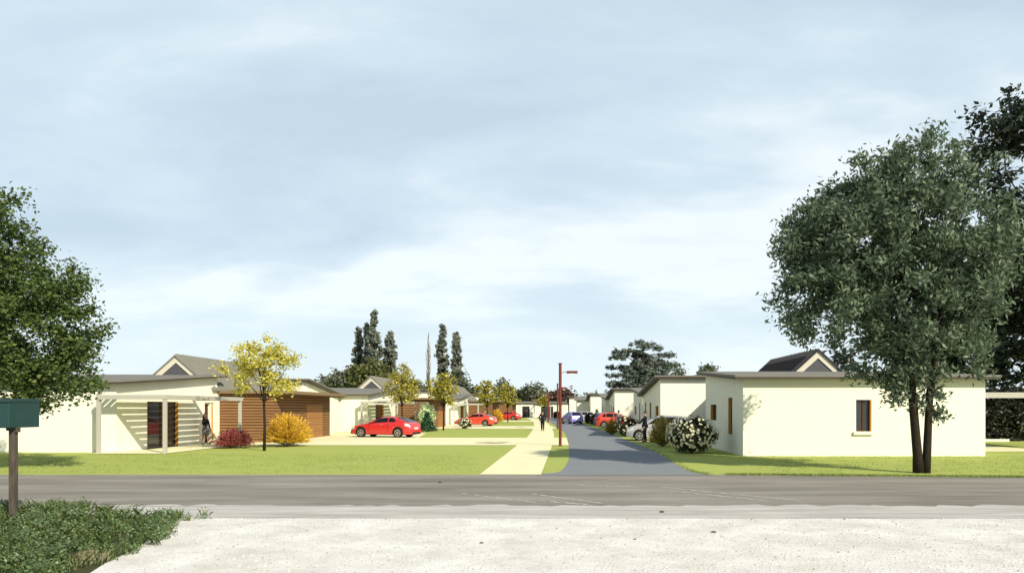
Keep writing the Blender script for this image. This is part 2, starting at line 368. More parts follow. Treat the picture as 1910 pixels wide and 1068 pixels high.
# ---- left houses: origin at the street-side near corner, +x is the street
def left_house(detail=True):
    root = empty('semi_detached_house', (-19.4, 32.4, 0))
    block(root, -9.5, 0, 0, 9.4, 2.95, 3.6, 1, side_holes=[(2.4, 5.2, .02, 2.22), (7.95, 9.05, .02, 2.22)])
    block(root, -9.5, 1.4, 19.6, 27.1, 3.72, 2.84, 1, side_holes=[(3, 3.8, .9, 2.1)], front_holes=[])
    window(root, ('x', 0, -1), 2.4, 5.2, .02, 2.22, jamb_at=1, mullions=1, sill=False)
    window(root, ('x', 1.4, -1), 22.6, 23.4, .9, 2.1)
    # entrance: dark panel painted as hallway shade, pale frame and a yellow door standing open
    mb = MB(); mb.box(-.25, -.06, 7.95, 8.02, .02, 2.22); mb.box(-.25, -.06, 8.02, 9.05, 2.15, 2.22); mb.box(-.2, -.02, 8.68, 8.76, .02, 2.15)
    df = mb.build('door_frame', M['sill'], root)
    mb = MB(); mb.box(-.12, -.07, 8.76, 9.03, .03, 2.14); d = mb.build('door', M['jamb'], df)
    mb = MB(); mb.box(-.22, -.18, 8.02, 8.68, .03, 2.14); mb.build('hall_shade_panel', M['gap'], df)
    slats(root, 0.01, 3.1, 9.66, 19.55, 2.72, [('y', 9.66, 1, ()), ('x', 3.1, -1, ((14.9, 18.0, 2.1),))])
    mb = MB()
    for k in range(5): mb.box(3.02, 3.09, 14.92, 17.98, .02+k*.42, .02+k*.42+.405)
    g = mb.build('garage_door', M['door'], root)
    mb = MB(); mb.box(3.09, 3.12, 16.3, 16.6, .9, .94); mb.build('handle', M['steel'], g)
    mb = MB(); mb.box(-.0, 4.15, 9.45, 19.5, 2.73, 2.86); r = mb.build('garage_roof', M['roof'], root)
    mb = MB(); mb.box(0.01, 4.18, 9.41, 9.448, 2.72, 2.88); mb.box(4.152, 4.19, 9.45, 19.55, 2.70, 2.88)
    k = 9.7
    while k < 19.4: mb.box(3.15, 4.10, k, k+.06, 2.64, 2.727); k += .55
    mb.build('fascia', M['slat2'], r)
    mb = MB(); mb.box(-9.2, .0, 9.42, 19.58, 0, 2.85); mb.build('core_wall', M['wall'], root)
    gable(root, -2.0, 2.15, 8.7, 19.5, 4.85, 2.93)
    return root
lab = ['nearest white house on the left with timber garage, behind the largest pergola',
       'second white house on the left with small gable, behind the nearest red coupe',
       'third white house on the left, partly behind the orange red coupe and yellow trees',
       'farthest white house on the left, almost hidden behind yellow street trees']
h0 = left_house(); tag(h0, lab[0], 'house', 'white houses along the left of the street')
for i, (x, y) in enumerate(((-15.8, 60.0), (-12.6, 87.6), (-12.0, 115.5))):
    h = copy_tree(h0); h.location = (x, y, 0); h['label'] = lab[i+1]
# ---- pergolas
def pergola(loc, label):
    r = empty('pergola', loc, 0, label, 'pergola', 'pergolas beside the left houses')
    for (x, y) in ((0, 0), (2.8, 0), (2.8, 7.3)):
        mb = MB(); mb.box(x-.07, x+.07, y-.07, y+.07, 0, 2.28); mb.build('post', M['perg'], r, bevel=.008)
    mb = MB(); mb.box(-.08, 2.88, -.09, .09, 2.285, 2.47); mb.box(2.7, 2.88, .092, 7.5, 2.285, 2.47); mb.box(.32, 2.698, 7.3, 7.42, 2.30, 2.45)
    mb.build('beam', M['perg'], r, bevel=.006)
    mb = MB()
    for k in range(9):
        x = .02+k*.295; y0 = .092
        y1 = 7.298 if x > .32 else .62
        mb.box(x, x+.11, y0, y1, 2.33, 2.45)
    mb.build('rafters', M['perg'], r); return r
pergola((-19.72, 31.7, 0), 'large cream pergola at the corner of the nearest left house, casting striped shadows')
pergola((-16.12, 59.3, 0), 'smaller pale pergola of the second left house, behind the nearest red coupe')
pergola((-12.92, 86.9, 0), 'farthest pale pergola, behind the orange red coupe beside the third house')

# ---- right houses: origin at the street-side near corner, -x is the street
def right_house():
    root = empty('semi_detached_house', (7.07, 29.9, 0))
    block(root, 0, 9.65, 0, 8.0, 3.06, 3.58, -1, side_holes=[(1.95, 2.75, .78, 2.36), (5.3, 6.7, 1.33, 2.08)], front_holes=[(4.5, 5.12, .98, 2.24)])
    window(root, ('y', 0, 1), 4.5, 5.12, .98, 2.24, jamb_at=1, mullions=1)
    window(root, ('x', 0, 1), 1.95, 2.75, .78, 2.36, jamb_at=1, sill=False)
    window(root, ('x', 0, 1), 5.3, 6.7, 1.33, 2.08, jamb_at=1, sill=False)
    block(root, -1.07, 9.65, 17.6, 28.4, 3.76, 2.86, -1, side_holes=[(1.1, 2.6, 1.3, 2.05), (5.1, 6.1, .8, 2.3), (8.4, 9.2, .8, 2.35)])
    for a, b, c, d in ((18.7, 20.2, 1.3, 2.05), (22.7, 23.7, .8, 2.3), (26.0, 26.8, .8, 2.35)): window(root, ('x', -1.07, 1), a, b, c, d, jamb_at=1, sill=False)
    slats(root, 3.2, 9.4, 8.02, 17.58, 2.72, [('x', 3.2, 1, ((10.5, 14.5, 2.1),))])
    mb = MB()
    for k in range(5): mb.box(3.21, 3.28, 10.52, 14.48, .02+k*.42, .02+k*.42+.405)
    g = mb.build('garage_door', M['door'], root)
    mb = MB(); mb.box(3.18, 3.21, 12.3, 12.6, .9, .94); mb.build('handle', M['steel'], g)
    mb = MB(); mb.box(2.2, 9.5, 8.45, 17.15, 2.73, 2.86); mb.build('garage_roof', M['roof'], root)
    gable(root, 5.75, 2.15, 8.1, 17.1, 4.9, 2.93, 'zinc_shaded')
    return root
lab = ['nearest white house on the right behind the twin trunk tree', 'second white house on the right, behind the silver car',
       'third white house on the right, level with the violet car on the street', 'farthest white house on the right of the street']
r0 = right_house(); tag(r0, lab[0], 'house', 'white houses along the right of the street')
for i, (x, y) in enumerate(((-.95, 29.8), (-2.5, 57.6), (-5.35, 83))):
    h = copy_tree(r0); h.location = (7.07+x, 29.9+y, 0); h['label'] = lab[i+1]
# end of the street
r = empty('bungalow', (-10.5, 152, 0), 0, 'white bungalow with wide dark openings closing the bend of the street', 'house')
block(r, 0, 11, 0, 9, 2.9, 3.2, -1, front_holes=[(1.7, 3.2, .02, 2.3), (5.5, 8.0, .02, 2.3)])
window(r, ('y', 0, 1), 1.7, 3.2, .02, 2.3, mullions=1, sill=False); window(r, ('y', 0, 1), 5.5, 8.0, .02, 2.3, mullions=2, sill=False)
r = empty('pergola', (-6.2, 148.5, 0), 0, 'tiny white pergola before the bungalow where the street bends', 'pergola')
for x in (0, 3.2):
    mb = MB(); mb.box(x-.08, x+.08, -.08, .08, 0, 2.4); mb.build('post', M['perg'], r)
mb = MB(); mb.box(-.3, 3.5, -.1, .1, 2.405, 2.6); mb.box(-.1, 0.05, .102, 3.2, 2.405, 2.55); mb.box(3.1, 3.25, .102, 3.2, 2.405, 2.55); mb.build('beam', M['perg'], r)
# canopy at the right of the nearest right house
r = empty('garden_canopy', (17.2, 34, 0), 0, 'pale flat canopy attached right of the nearest right house', 'canopy')
mb = MB(); mb.box(-.35, 8, 0, 3.6, 2.50, 2.60)
mb.build('canopy_roof', M['roof'], r)
mb = MB(); mb.box(-.35, 8, -.05, -.003, 2.37, 2.62); mb.build('beam', M['perg'], r)
for x in (3.9+.8, 7.8):
    for y in (.1, 3.5):
        if x < 5: continue
        mb = MB(); mb.box(x-.07, x+.07, y-.07, y+.07, 0, 2.495); mb.build('post', M['perg'], r)
mb = MB(); mb.box(22.0, 25.2, 42.6, 42.8, 0, .16); tag(mb.build('low_wall', M['conc'], bevel=.01), 'low pale concrete wall in front of the dark hedge at right', 'wall')

# ------------------------------------------------------------------ foliage
def leaves(name, mt, parent, C_, n, ll, lw, seed, sig=.35, droop=.0, up=.35, loc=None, radial=0):
    """one mesh of leaf-shaped faces gathered round clump centres C_ (x, y, z, r)"""
    g = np.random.default_rng(seed); C_ = np.array(C_, float); wgt = C_[:, 3]**2; wgt /= wgt.sum()
    idx = g.choice(len(C_), n, p=wgt); d = g.normal(size=(n, 3)); d /= np.linalg.norm(d, axis=1)[:, None]
    rad = C_[idx, 3]*np.clip(g.normal(.72, sig, n), 0, 1.45)
    P = C_[idx, :3]+d*rad[:, None]*np.array([1, 1, .8])
    ax = g.normal(size=(n, 3))
    if radial: ax = ax*.33+P/(np.linalg.norm(P, axis=1)[:, None]+1e-6)*radial
    ax[:, 2] = ax[:, 2]*(1 if radial else .5)-droop
    ax /= np.linalg.norm(ax, axis=1)[:, None]
    nr = d+g.normal(size=(n, 3))*.7; nr[:, 2] += up
    sd_ = np.cross(nr, ax); sd_ /= np.linalg.norm(sd_, axis=1)[:, None]+1e-9
    k = g.uniform(.65, 1.3, n)[:, None]; a = ax*ll*k/2; b = sd_*lw*k/2
    V = np.empty((n, 4, 3)); V[:, 0] = P-a; V[:, 1] = P+b-a*.1; V[:, 2] = P+a; V[:, 3] = P-b-a*.1
    V[..., 2] = np.maximum(V[..., 2], .01)
    me = bpy.data.meshes.new(name); me.vertices.add(4*n); me.vertices.foreach_set('co', V.ravel())
    me.loops.add(4*n); me.loops.foreach_set('vertex_index', np.arange(4*n, dtype=np.int32))
    me.polygons.add(n); me.polygons.foreach_set('loop_start', np.arange(0, 4*n, 4, dtype=np.int32))
    me.update(calc_edges=True); me.validate(); me.materials.append(mt)
    o = bpy.data.objects.new(name, me); S.collection.objects.link(o)
    if parent: o.parent = parent
    if loc: o.location = loc
    return o
def clumps(blobs, k, rc, seed, shell=.55):
    """clump centres inside ellipsoids (cx, cy, cz, rx, ry, rz)"""
    g = random.Random(seed); out = []; tot = sum(b[3]*b[4]*b[5] for b in blobs)
    for b in blobs:
        for _ in range(max(2, round(k*b[3]*b[4]*b[5]/tot))):
            while True:
                v = Vector((g.uniform(-1, 1), g.uniform(-1, 1), g.uniform(-1, 1)))
                if .05 < v.length < 1: break
            l = shell+(1-shell)*g.random()**.6; v = v.normalized()*l
            out.append((b[0]+v.x*b[3], b[1]+v.y*b[4], b[2]+v.z*b[5], rc*g.uniform(.65, 1.35)))
    return out
def limbs(mb, base, tips, r0, seed, n=6, wob=.1):
    g = random.Random(seed); base = Vector(base)
    for t in tips:
        t = Vector(t[:3]); d = t-base; pts = []; rr = []
        for i in range(5):
            u = i/4; q = base+d*u; q.z += math.sin(u*math.pi)*d.length*.06
            if 0 < i < 4: q += Vector((g.uniform(-1, 1), g.uniform(-1, 1), g.uniform(-1, 1)))*wob*d.length*.5
            pts.append(q); rr.append(r0*(1-u*.88))
        mb.tube(pts, rr, n, cap=False)

LEAF = dict(
    right=leafmat('cherry_leaf', (.075, .110, .062), (.150, .200, .115), (.22, .28, .17), .34),
    left=leafmat('maple_leaf', (.040, .070, .018), (.095, .140, .032), (.18, .23, .06), .28),
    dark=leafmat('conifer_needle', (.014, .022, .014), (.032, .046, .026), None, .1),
    yellow=leafmat('spring_yellow_leaf', (.42, .36, .04), (.72, .66, .14), (.82, .84, .42), .4),
    gold=leafmat('olive_yellow_leaf', (.20, .18, .02), (.52, .46, .08), (.68, .66, .22), .4),
    forsythia=leafmat('golden_flower', (.62, .36, .025), (.80, .52, .05), (.85, .62, .12), .3),
    redb=leafmat('crimson_leaf', (.22, .035, .04), (.46, .12, .11), (.60, .28, .22), .25),
    poplar=leafmat('poplar_leaf', (.12, .135, .11), (.22, .24, .18), None, .2),  # lightened past natural leaf colour, a haze veil painted in
    olive=leafmat('olive_leaf', (.070, .082, .024), (.17, .175, .06), None, .25),
    wood=leafmat('far_leaf', (.075, .09, .06), (.15, .165, .10), None, .2),
    brown=leafmat('russet_leaf', (.06, .035, .03), (.12, .065, .05), None, .2),
    cedar=leafmat('cedar_needle', (.085, .11, .092), (.165, .195, .155), None, .1),  # pale veil of haze mixed into the needle colour
    shrub=leafmat('dark_shrub_leaf', (.025, .032, .012), (.075, .080, .028), None, .2),
    flower=leafmat('white_flower', (.80, .76, .48), (.90, .87, .62), None, .3),
    thuja=leafmat('thuja_leaf', (.020, .060, .025), (.045, .110, .045), None, .15),
    pale=leafmat('pale_green_leaf', (.62, .74, .42), (.78, .86, .60), None, .35),
    hedge=leafmat('hedge_leaf', (.012, .015, .008), (.035, .036, .016), None, .15),  # darkened so that the hedge's shade sits in the leaf colour
    olivebush=leafmat('olive_gold_leaf', (.24, .20, .03), (.42, .34, .06), (.50, .42, .10), .3),
    weed=leafmat('weed_leaf', (.085, .14, .058), (.19, .27, .115), (.34, .40, .21), .35),
    blade=leafmat('grass_blade', (.13, .20, .05), (.25, .33, .09), (.38, .36, .17), .3),
)
# ---- big twin-trunk tree at the right
DY = 22.1
def pxblob(px, py, rx, ry, Y, depth=None, off=0):
    s = Y/F; return (wx(px, Y), Y+off, wz(py, Y), rx*s, (depth or rx*s), ry*s)
bx_, by_ = wx(1719, DY), DY
r = empty('broadleaf_tree', (bx_, by_, 0), 0, 'tall dark green tree with two trunks on the lawn before the right house', 'tree')
bl = [pxblob(*a) for a in ((1700, 330, 120, 75, DY, 2.0), (1590, 430, 115, 90, DY, 2.2), (1760, 430, 110, 110, DY, 2.2), (1545, 540, 105, 85, DY, 2.1), (1670, 560, 120, 100, DY, 2.3),
      (1800, 560, 80, 95, DY, 2.0), (1590, 618, 125, 38, DY, 1.7), (1640, 470, 150, 120, DY, 2.2), (1830, 470, 66, 95, DY, 1.8), (1605, 375, 85, 65, DY, 1.8), (1525, 440, 75, 62, DY, 1.6), (1495, 545, 64, 62, DY, 1.4), (1825, 600, 62, 75, DY, 1.5), (1800, 330, 50, 50, DY, 1.3), (1720, 655, 80, 55, DY, 1.5), (1725, 728, 60, 48, DY, .9), (1695, 748, 34, 26, DY, .6), (1755, 748, 34, 26, DY, .6), (1680, 690, 75, 34, DY, 1.1), (1790, 680, 50, 45, DY, 1.0), (1745, 285, 60, 34, DY, 1.0), (1475, 475, 40, 30, DY, .8), (1480, 610, 40, 24, DY, .8))]
bl = [(b[0]-bx_, b[1]-by_, *b[2:]) for b in bl]
cl = clumps(bl, 430, .40, 11, .3)
leaves('crown', LEAF['right'], r, cl, 66000, .19, .070, 5, droop=.7, sig=.36)
mb = MB()
t1 = [(-.09, 0, 0), (-.12, 0, .5), (-.18, .02, 1.3), (-.25, .05, 2.3), (-.36, .05, 3.6), (-.6, .1, 5.6)]
t2 = [(.10, 0, 0), (.15, -.01, .5), (.18, -.02, 1.3), (.21, -.05, 2.3), (.42, -.05, 3.6), (.7, 0, 5.8)]
mb.tube(t1, [.165, .135, .125, .12, .095, .05], 12); mb.tube(t2, [.155, .12, .108, .105, .085, .04], 12)
g = random.Random(3)
for src, tips in (((-.36, .05, 2.9), g.sample([c for c in cl if c[0] < 0], 12)), ((.34, -.05, 2.9), g.sample([c for c in cl if c[0] > -.5], 11)), ((-.5, .1, 4.8), g.sample([c for c in cl if c[2] > 5], 9)), ((.6, 0, 5.0), g.sample([c for c in cl if c[2] > 5], 9))):
    limbs(mb, src, tips, .055, 8)
mb.build('trunk', M['bark'], r, smooth=True)
# ---- big tree at the left edge
DY = 22.5; bx_ = wx(-95, DY)
r = empty('broadleaf_tree', (bx_, DY, 0), 0, 'large leafy green tree cut by the left edge, behind the mailbox', 'tree')
bl = [pxblob(*a) for a in ((-20, 440, 85, 85, DY, 1.6), (60, 520, 75, 65, DY, 1.5), (-60, 560, 120, 130, DY, 2.4), (60, 620, 110, 90, DY, 2.0), (148, 620, 50, 70, DY, 1.0), (20, 700, 130, 66, DY, 1.9), (-130, 520, 120, 150, DY, 2.2), (-130, 690, 90, 60, DY, 1.8), (95, 480, 36, 34, DY, .7), (130, 690, 66, 58, DY, 1.1), (80, 735, 60, 36, DY, 1.0), (20, 390, 40, 30, DY, .8), (120, 560, 60, 50, DY, 1.2))]
bl = [(b[0]-bx_, b[1]-DY, *b[2:]) for b in bl]
cl = clumps(bl, 380, .42, 21, .3)
leaves('crown', LEAF['left'], r, cl, 62000, .125, .08, 6, droop=.25, up=.7)
mb = MB(); mb.tube([(0, 0, 0), (.05, 0, 1.2), (0, .05, 2.6), (.1, 0, 4.6), (.2, 0, 6.5)], [.27, .22, .19, .13, .05], 12)
limbs(mb, (0, .05, 2.4), g.sample(cl, 14), .06, 8); limbs(mb, (.1, 0, 4.3), g.sample([c for c in cl if c[2] > 4], 10), .05, 9)
mb.build('trunk', M['bark'], r, smooth=True)
# ---- big dark trees at the right edge
def bigtree(name, base, blobs, Y, n, kc, rc, m, label, seed, ll=.35, lw=.16, trunk=.4, ht=8, cat='tree', group=None, droop=.2, bark='bark', nl=12, shell=.35):
    r = empty(name, (base, Y, 0), 0, label, cat, group)
    bl = [pxblob(*b[:4], Y, b[4] if len(b) > 4 else None) for b in blobs]; bl = [(b[0]-base, b[1]-Y, *b[2:]) for b in bl]
    cl = clumps(bl, kc, rc, seed, shell); leaves('crown', m, r, cl, n, ll, lw, seed+1, droop=droop)
    top = max(c[2] for c in cl)*.9; ht = min(ht, top)
    mb = MB(); mb.tube([(0, 0, 0), (.02, 0, ht*.3), (0, 0, ht*.65), (0, 0, ht)], [trunk, trunk*.75, trunk*.5, trunk*.15], 8)
    q = random.Random(seed); limbs(mb, (0, 0, ht*.45), q.sample(cl, min(nl, len(cl))), trunk*.25, seed, 5); mb.build('trunk', M[bark], r, smooth=True)
    return r
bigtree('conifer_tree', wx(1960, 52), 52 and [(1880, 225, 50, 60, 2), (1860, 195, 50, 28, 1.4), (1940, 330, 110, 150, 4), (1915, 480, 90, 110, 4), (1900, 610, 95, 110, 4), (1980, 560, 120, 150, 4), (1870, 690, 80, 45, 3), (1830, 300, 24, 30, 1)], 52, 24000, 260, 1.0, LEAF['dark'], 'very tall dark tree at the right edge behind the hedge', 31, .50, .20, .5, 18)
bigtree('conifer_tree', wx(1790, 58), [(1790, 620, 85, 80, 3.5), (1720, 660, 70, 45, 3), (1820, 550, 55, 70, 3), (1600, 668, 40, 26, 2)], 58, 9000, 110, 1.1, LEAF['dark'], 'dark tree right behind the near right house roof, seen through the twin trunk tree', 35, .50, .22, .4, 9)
# ---- hedge behind the canopy
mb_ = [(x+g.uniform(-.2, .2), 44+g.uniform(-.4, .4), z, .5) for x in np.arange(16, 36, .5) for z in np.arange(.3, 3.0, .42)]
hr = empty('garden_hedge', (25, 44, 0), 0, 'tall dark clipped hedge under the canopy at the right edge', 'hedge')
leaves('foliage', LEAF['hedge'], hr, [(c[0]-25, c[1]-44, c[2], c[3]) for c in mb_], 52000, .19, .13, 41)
mb = MB()
for x in np.arange(-8.8, 11, 1.1): mb.tube([(x, 0, 0), (x+.1, 0, 1.3), (x, .1, 2.6)], [.06, .04, .02], 6)
mb.build('stem', M['bark'], hr)

# ---- young yellow street trees
def young(px, py, top, rx, bottom, label, seed, n=7000, ll=.125, m='yellow', Y=None, tilt=0):
    x, y = gp(px, py) if Y is None else (wx(px, Y), Y)
    r = empty('young_tree', (x, y, 0), 0, label, 'tree', 'young yellow leaved trees on the left lawns')
    s = y/F; zt, zb = wz(top, y), wz(bottom, y); zc = zb+(zt-zb)*.52; hh = (zt-zb)/2; R_ = rx*s
    bl = [(0, 0, zc+.15*hh, R_*.8, R_*.8, hh*.85), (R_*.4, .2, zc-.2*hh, R_*.55, R_*.5, hh*.5), (-R_*.4, -.2, zc, R_*.6, R_*.6, hh*.6), (0, 0, zc+.5*hh, R_*.55, R_*.55, hh*.5)]
    cl = clumps(bl, 70, .26, seed, .2); leaves('crown', LEAF[m], r, cl, n, ll, ll*.6, seed+1, droop=.2, sig=.6)
    mb = MB(); ft = zb+.25*hh
    mb.tube([(0, 0, 0), (.02, 0, ft*.5), (-.02+tilt, 0, ft), (tilt, 0, zc+.3*hh)], [.075, .06, .05, .02], 8)
    q = random.Random(seed); limbs(mb, (tilt-.01, 0, ft*.97), q.sample(cl, 14), .026, seed, 5, wob=.16); limbs(mb, (tilt, 0, zc), q.sample([c for c in cl if c[2] > zc], 8), .018, seed, 5, wob=.16)
    mb.build('trunk', M['bark'], r, smooth=True); return r
young(493, 840, 622, 76, 765, 'nearest and largest young tree with sparse yellow leaves beside the golden bush', 51)
young(750, 808.5, 678, 36, 768, 'young yellow tree rising behind the nearest red coupe', 53, 2600, .2, 'gold')
young(827, 802, 693, 34, 768, 'young yellow tree on the lawn between the red coupe and small flowering bush', 55, 2600, .22, 'gold')
young(909, 790, 708, 26, 768, 'taller young yellow tree beyond the orange red coupe', 57, 2200, .28, 'gold')
young(947, 787, 714, 21, 767, 'slim young yellow tree before the farthest red car', 59, 1800, .3, 'gold')
young(1014, 779, 736, 12, 764, 'small far yellow green tree behind the man in black on the footpath', 61, 1200, .4, 'gold')

# ---- bushes
def bush(px, py, rx, top, m, label, seed, n=2600, ll=.13, lw=.06, kind='round', flowers=0, cat='bush', name='garden_bush', group=None, sy=1.0):
    x, y = gp(px, py); s = y/F; R_ = rx*s; hh = wz(top, y)
    r = empty(name, (x, y, 0), 0, label, cat, group)
    q = random.Random(seed)
    if kind == 'spray':         # arching stems that fan out of the ground
        n0 = 520; g2 = np.random.default_rng(seed); C_ = []; st = MB()
        for k in range(n0):
            a = q.uniform(0, 2*math.pi); e_ = 1.06*q.random()**.62; L_ = q.uniform(.8, 1.08)
            ux, uy, uz = math.cos(a)*math.sin(e_*1.5), math.sin(a)*math.sin(e_*1.5), math.cos(e_*1.38)
            for t in np.linspace(.35, 1, 9):
                C_.append((ux*R_*L_*t, uy*R_*L_*t, hh*(uz*L_*t*.97+.03+.05*math.sin(t*3)), .035))
            if k % 6 == 0: st.tube([(0, 0, 0), (ux*R_*.5*L_, uy*R_*.5*L_, hh*uz*.55*L_+.04), (ux*R_*L_, uy*R_*L_, hh*(uz*L_*.97+.03))], [.014, .010, .004], 4, cap=False)
        leaves('foliage', LEAF[m], r, C_, n, ll*1.25, lw*.8, seed+1, sig=.5, radial=1.2); st.build('stem', M['palebark'], r); return r
    if kind == 'cone': cl = [(math.cos(a)*R_*(1-t)*u, math.sin(a)*R_*(1-t)*u, hh*(.06+.9*t), .16) for t, a, u in [(q.random()**1.2, q.uniform(0, 6.28), q.uniform(.6, 1)) for _ in range(160)]]
    else: cl = clumps([(0, 0, hh*.47, R_*.84, R_*.84*sy, hh*.43)], 120, .2*hh/1.5, seed, .5)
    leaves('foliage', LEAF[m], r, cl, n, ll, lw, seed+1)
    st = MB(); limbs(st, (0, 0, 0), [c for c in q.sample(cl, 14)], .02, seed, 4); st.build('stem', M['bark'], r)
    if flowers:
        fl = MB()
        for k in range(flowers):
            a = q.uniform(0, 6.28); cz = q.uniform(-.75, 1); sr_ = math.sqrt(max(0, 1-cz*cz)); f_ = q.uniform(.93, 1.08)
            c = Vector((math.cos(a)*sr_*R_*f_, math.sin(a)*sr_*R_*sy*f_, hh*.5+cz*hh*.49*f_)); rr = q.uniform(.035, .075)*(y/32)**.4
            nn = (c-Vector((0, 0, hh*.5))).normalized(); u = nn.cross(Vector((.3, .2, .9))).normalized(); v_ = nn.cross(u)
            for j in range(5):
                b1 = 2*math.pi*j/5+a; d = u*math.cos(b1)+v_*math.sin(b1); e2 = u*math.cos(b1+.55)+v_*math.sin(b1+.55); e3 = u*math.cos(b1-.55)+v_*math.sin(b1-.55)
                fl.add([c, c+e3*rr*.8+nn*.01, c+d*rr*1.15+nn*.02, c+e2*rr*.8+nn*.01], [(0, 1, 2, 3)])
        fl.build('flower', LEAF['flower'], r)['kind'] = 'stuff'
    return r
bush(437, 835, 33, 800, 'redb', 'low rounded crimson bush beside the entrance of the near left house', 71, 9000, .10, .035, 'spray')
bush(537, 832, 45, 772, 'forsythia', 'big golden yellow bush beside the nearest young tree', 73, 14000, .11, .04, 'spray')
bush(797, 804, 19, 768, 'thuja', 'dark green cone shaped shrub right of the nearest red coupe', 75, 3600, .14, .07, 'cone')
bush(796, 801.5, 13, 748, 'pale', 'pale mint green shrub rising behind the dark cone shrub', 77, 3000, .20, .10)
bush(868, 799, 12, 778, 'shrub', 'small round white flowering bush before the orange red coupe', 79, 1600, .12, .07, flowers=70)
bush(926, 788, 13, 763, 'forsythia', 'far golden bush between the orange red coupe and the farthest red car', 81, 3000, .2, .09, 'spray')
bush(906, 787, 9, 767, 'shrub', 'far dark bush with white flowers behind the orange red coupe', 82, 1200, .16, .09, flowers=50)
bush(1290, 844, 47, 774, 'shrub', 'largest white flowering bush at the corner of the near right house', 83, 9000, .09, .05, flowers=430)
bush(1236, 832, 26, 776, 'olivebush', 'olive gold bush between the silver car and the largest flowering bush', 85, 6500, .11, .04, 'spray')
bush(1171, 814, 23, 774, 'shrub', 'dark bush with small white flowers left of the man in the suit', 87, 4000, .12, .07, flowers=60)
bush(1141, 810, 13, 780, 'olivebush', 'small olive gold bush left of the dark flowering bush at the street edge', 89, 2600, .13, .05, 'spray')
bush(1110, 792, 12, 770, 'brown', 'low russet bush between the violet car and the orange hatchback', 91, 1800, .18, .1)
bush(1096, 789, 5, 770, 'hedge', 'narrow dark shrub beside the far silver car', 93, 900, .2, .1)
bush(1039, 779.5, 7, 765, 'hedge', 'round dark far bush behind the second street lamp', 95, 1400, .3, .2)
bush(1113, 789, 7, 763, 'pale', 'tiny pale green shrub behind the low russet bush', 97, 700, .2, .12, 'cone')

# ---- poplars, cedar and far trees
def poplar(px, w_, top, Y, label, seed, n=4200, bottom=720, bare=False):
    x = wx(px, Y); r = empty('poplar_tree', (x, Y, 0), 0, label, 'tree', 'tall slim poplars beyond the houses')
    s = Y/F; zt = wz(top, Y); zb = wz(bottom, Y); q = random.Random(seed); cl = []; br = MB()
    br.tube([(0, 0, 0), (.1, 0, zt*.4), (0, 0, zt*.97)], [.35, .22, .04], 6)
    for k in range(84 if not bare else 60):
        t = k/84 if not bare else k/60; z = zb+(zt-zb)*t; ww = w_*s*math.sin(math.pi*min(.97, t*.86+.14))**.7*q.uniform(.85, 1.1)
        a = q.uniform(0, 6.28); u = q.uniform(.3, .85)
        c = (math.cos(a)*ww*u, math.sin(a)*ww*u, z, max(.45, ww*.36)*q.uniform(.7, 1.2))
        cl.append(c); z0 = max(.5, z-ww*2.4)
        br.tube([(0, 0, z0), (c[0]*.6, c[1]*.6, (z0+z)/2), (c[0]*1.2, c[1]*1.2, z+.6)], [.07, .05, .02], 4, cap=False)
    if not bare: leaves('crown', LEAF['poplar'], r, cl, int(n*1.3), .62, .36, seed+1, sig=.35, droop=-.6)
    br.build('trunk', M['palebark'] if bare else M['bark'], r); return r
poplar(669, 11, 610, 165, 'leftmost dark poplar of the left clump', 101, 2600)
poplar(684, 7, 603, 162, 'narrow dark poplar pressed against the tallest one', 102, 1600)
poplar(698, 15.5, 578, 160, 'tallest dark poplar in the middle of the left clump', 103, 4800)
poplar(727, 15.5, 619, 165, 'broad short dark poplar right of the tallest one', 104, 3800)
poplar(825, 12.5, 606, 165, 'taller open poplar left of the right pair', 105, 2700)
poplar(851, 12, 621, 165, 'shorter open poplar, right of the right pair', 106, 2500)
poplar(799, 7, 622, 165, 'bare leafless poplar between the two poplar clumps', 107, bare=True)
def ftree(px, rx, top, Y, m, label, seed, n=2600, bottom=745, group='round trees beyond the far houses'):
    cy = (top+bottom)/2; ry = (bottom-top)/2
    return bigtree('distant_tree', wx(px, Y), [(px, cy+ry*.15, rx*.9, ry*.85), (px-rx*.45, cy+ry*.3, rx*.5, ry*.65), (px+rx*.45, cy+ry*.25, rx*.5, ry*.6), (px+rx*.1, top+ry*.35, rx*.5, ry*.35)], Y, n, 60, 1.3*Y/160, m, label, seed, .7*Y/160, .45*Y/160, .35, 5, 'tree', group)
ftree(692, 52, 668, 150, LEAF['olive'], 'wide olive green tree under the left poplar clump', 121, 5200, 730)
ftree(632, 22, 693, 150, LEAF['wood'], 'dark round tree left of the wide olive tree', 122, 1800, 725)
ftree(604, 16, 705, 170, LEAF['wood'], 'small dark tree above the garage roof of the near left house', 123, 1200, 735)
ftree(655, 14, 690, 160, LEAF['olive'], 'small olive tree between the dark round tree and the wide olive tree', 124, 1200, 730)
ftree(850, 28, 690, 150, LEAF['wood'], 'dark tree at the foot of the right poplar pair', 125, 2400, 745)
ftree(878, 20, 722, 150, LEAF['wood'], 'low dark tree behind the yellow trees', 126, 1500)
ftree(940, 18, 713, 190, LEAF['wood'], 'dark round tree behind the slim young yellow tree', 127, 1500)
ftree(990, 27, 718, 190, LEAF['wood'], 'broad grey green tree above the bungalow at the bend', 128, 2600, 757)
ftree(1050, 19, 722, 190, LEAF['brown'], 'dark reddish tree behind the nearest street lamp', 129, 1900, 757)
ftree(1023, 12, 731, 200, LEAF['olive'], 'small olive tree between the broad tree and the reddish tree', 130, 900, 757)
ftree(967, 10, 730, 200, LEAF['wood'], 'small blue green tree left of the broad grey green tree', 131, 800, 757)
ftree(770, 30, 712, 155, LEAF['olive'], 'olive tree behind the second left house between the poplar clumps', 132, 2000, 745)
ftree(1322, 13, 681, 110, LEAF['wood'], 'dark treetop peeking over the roof of the near right house', 133, 900, 705)
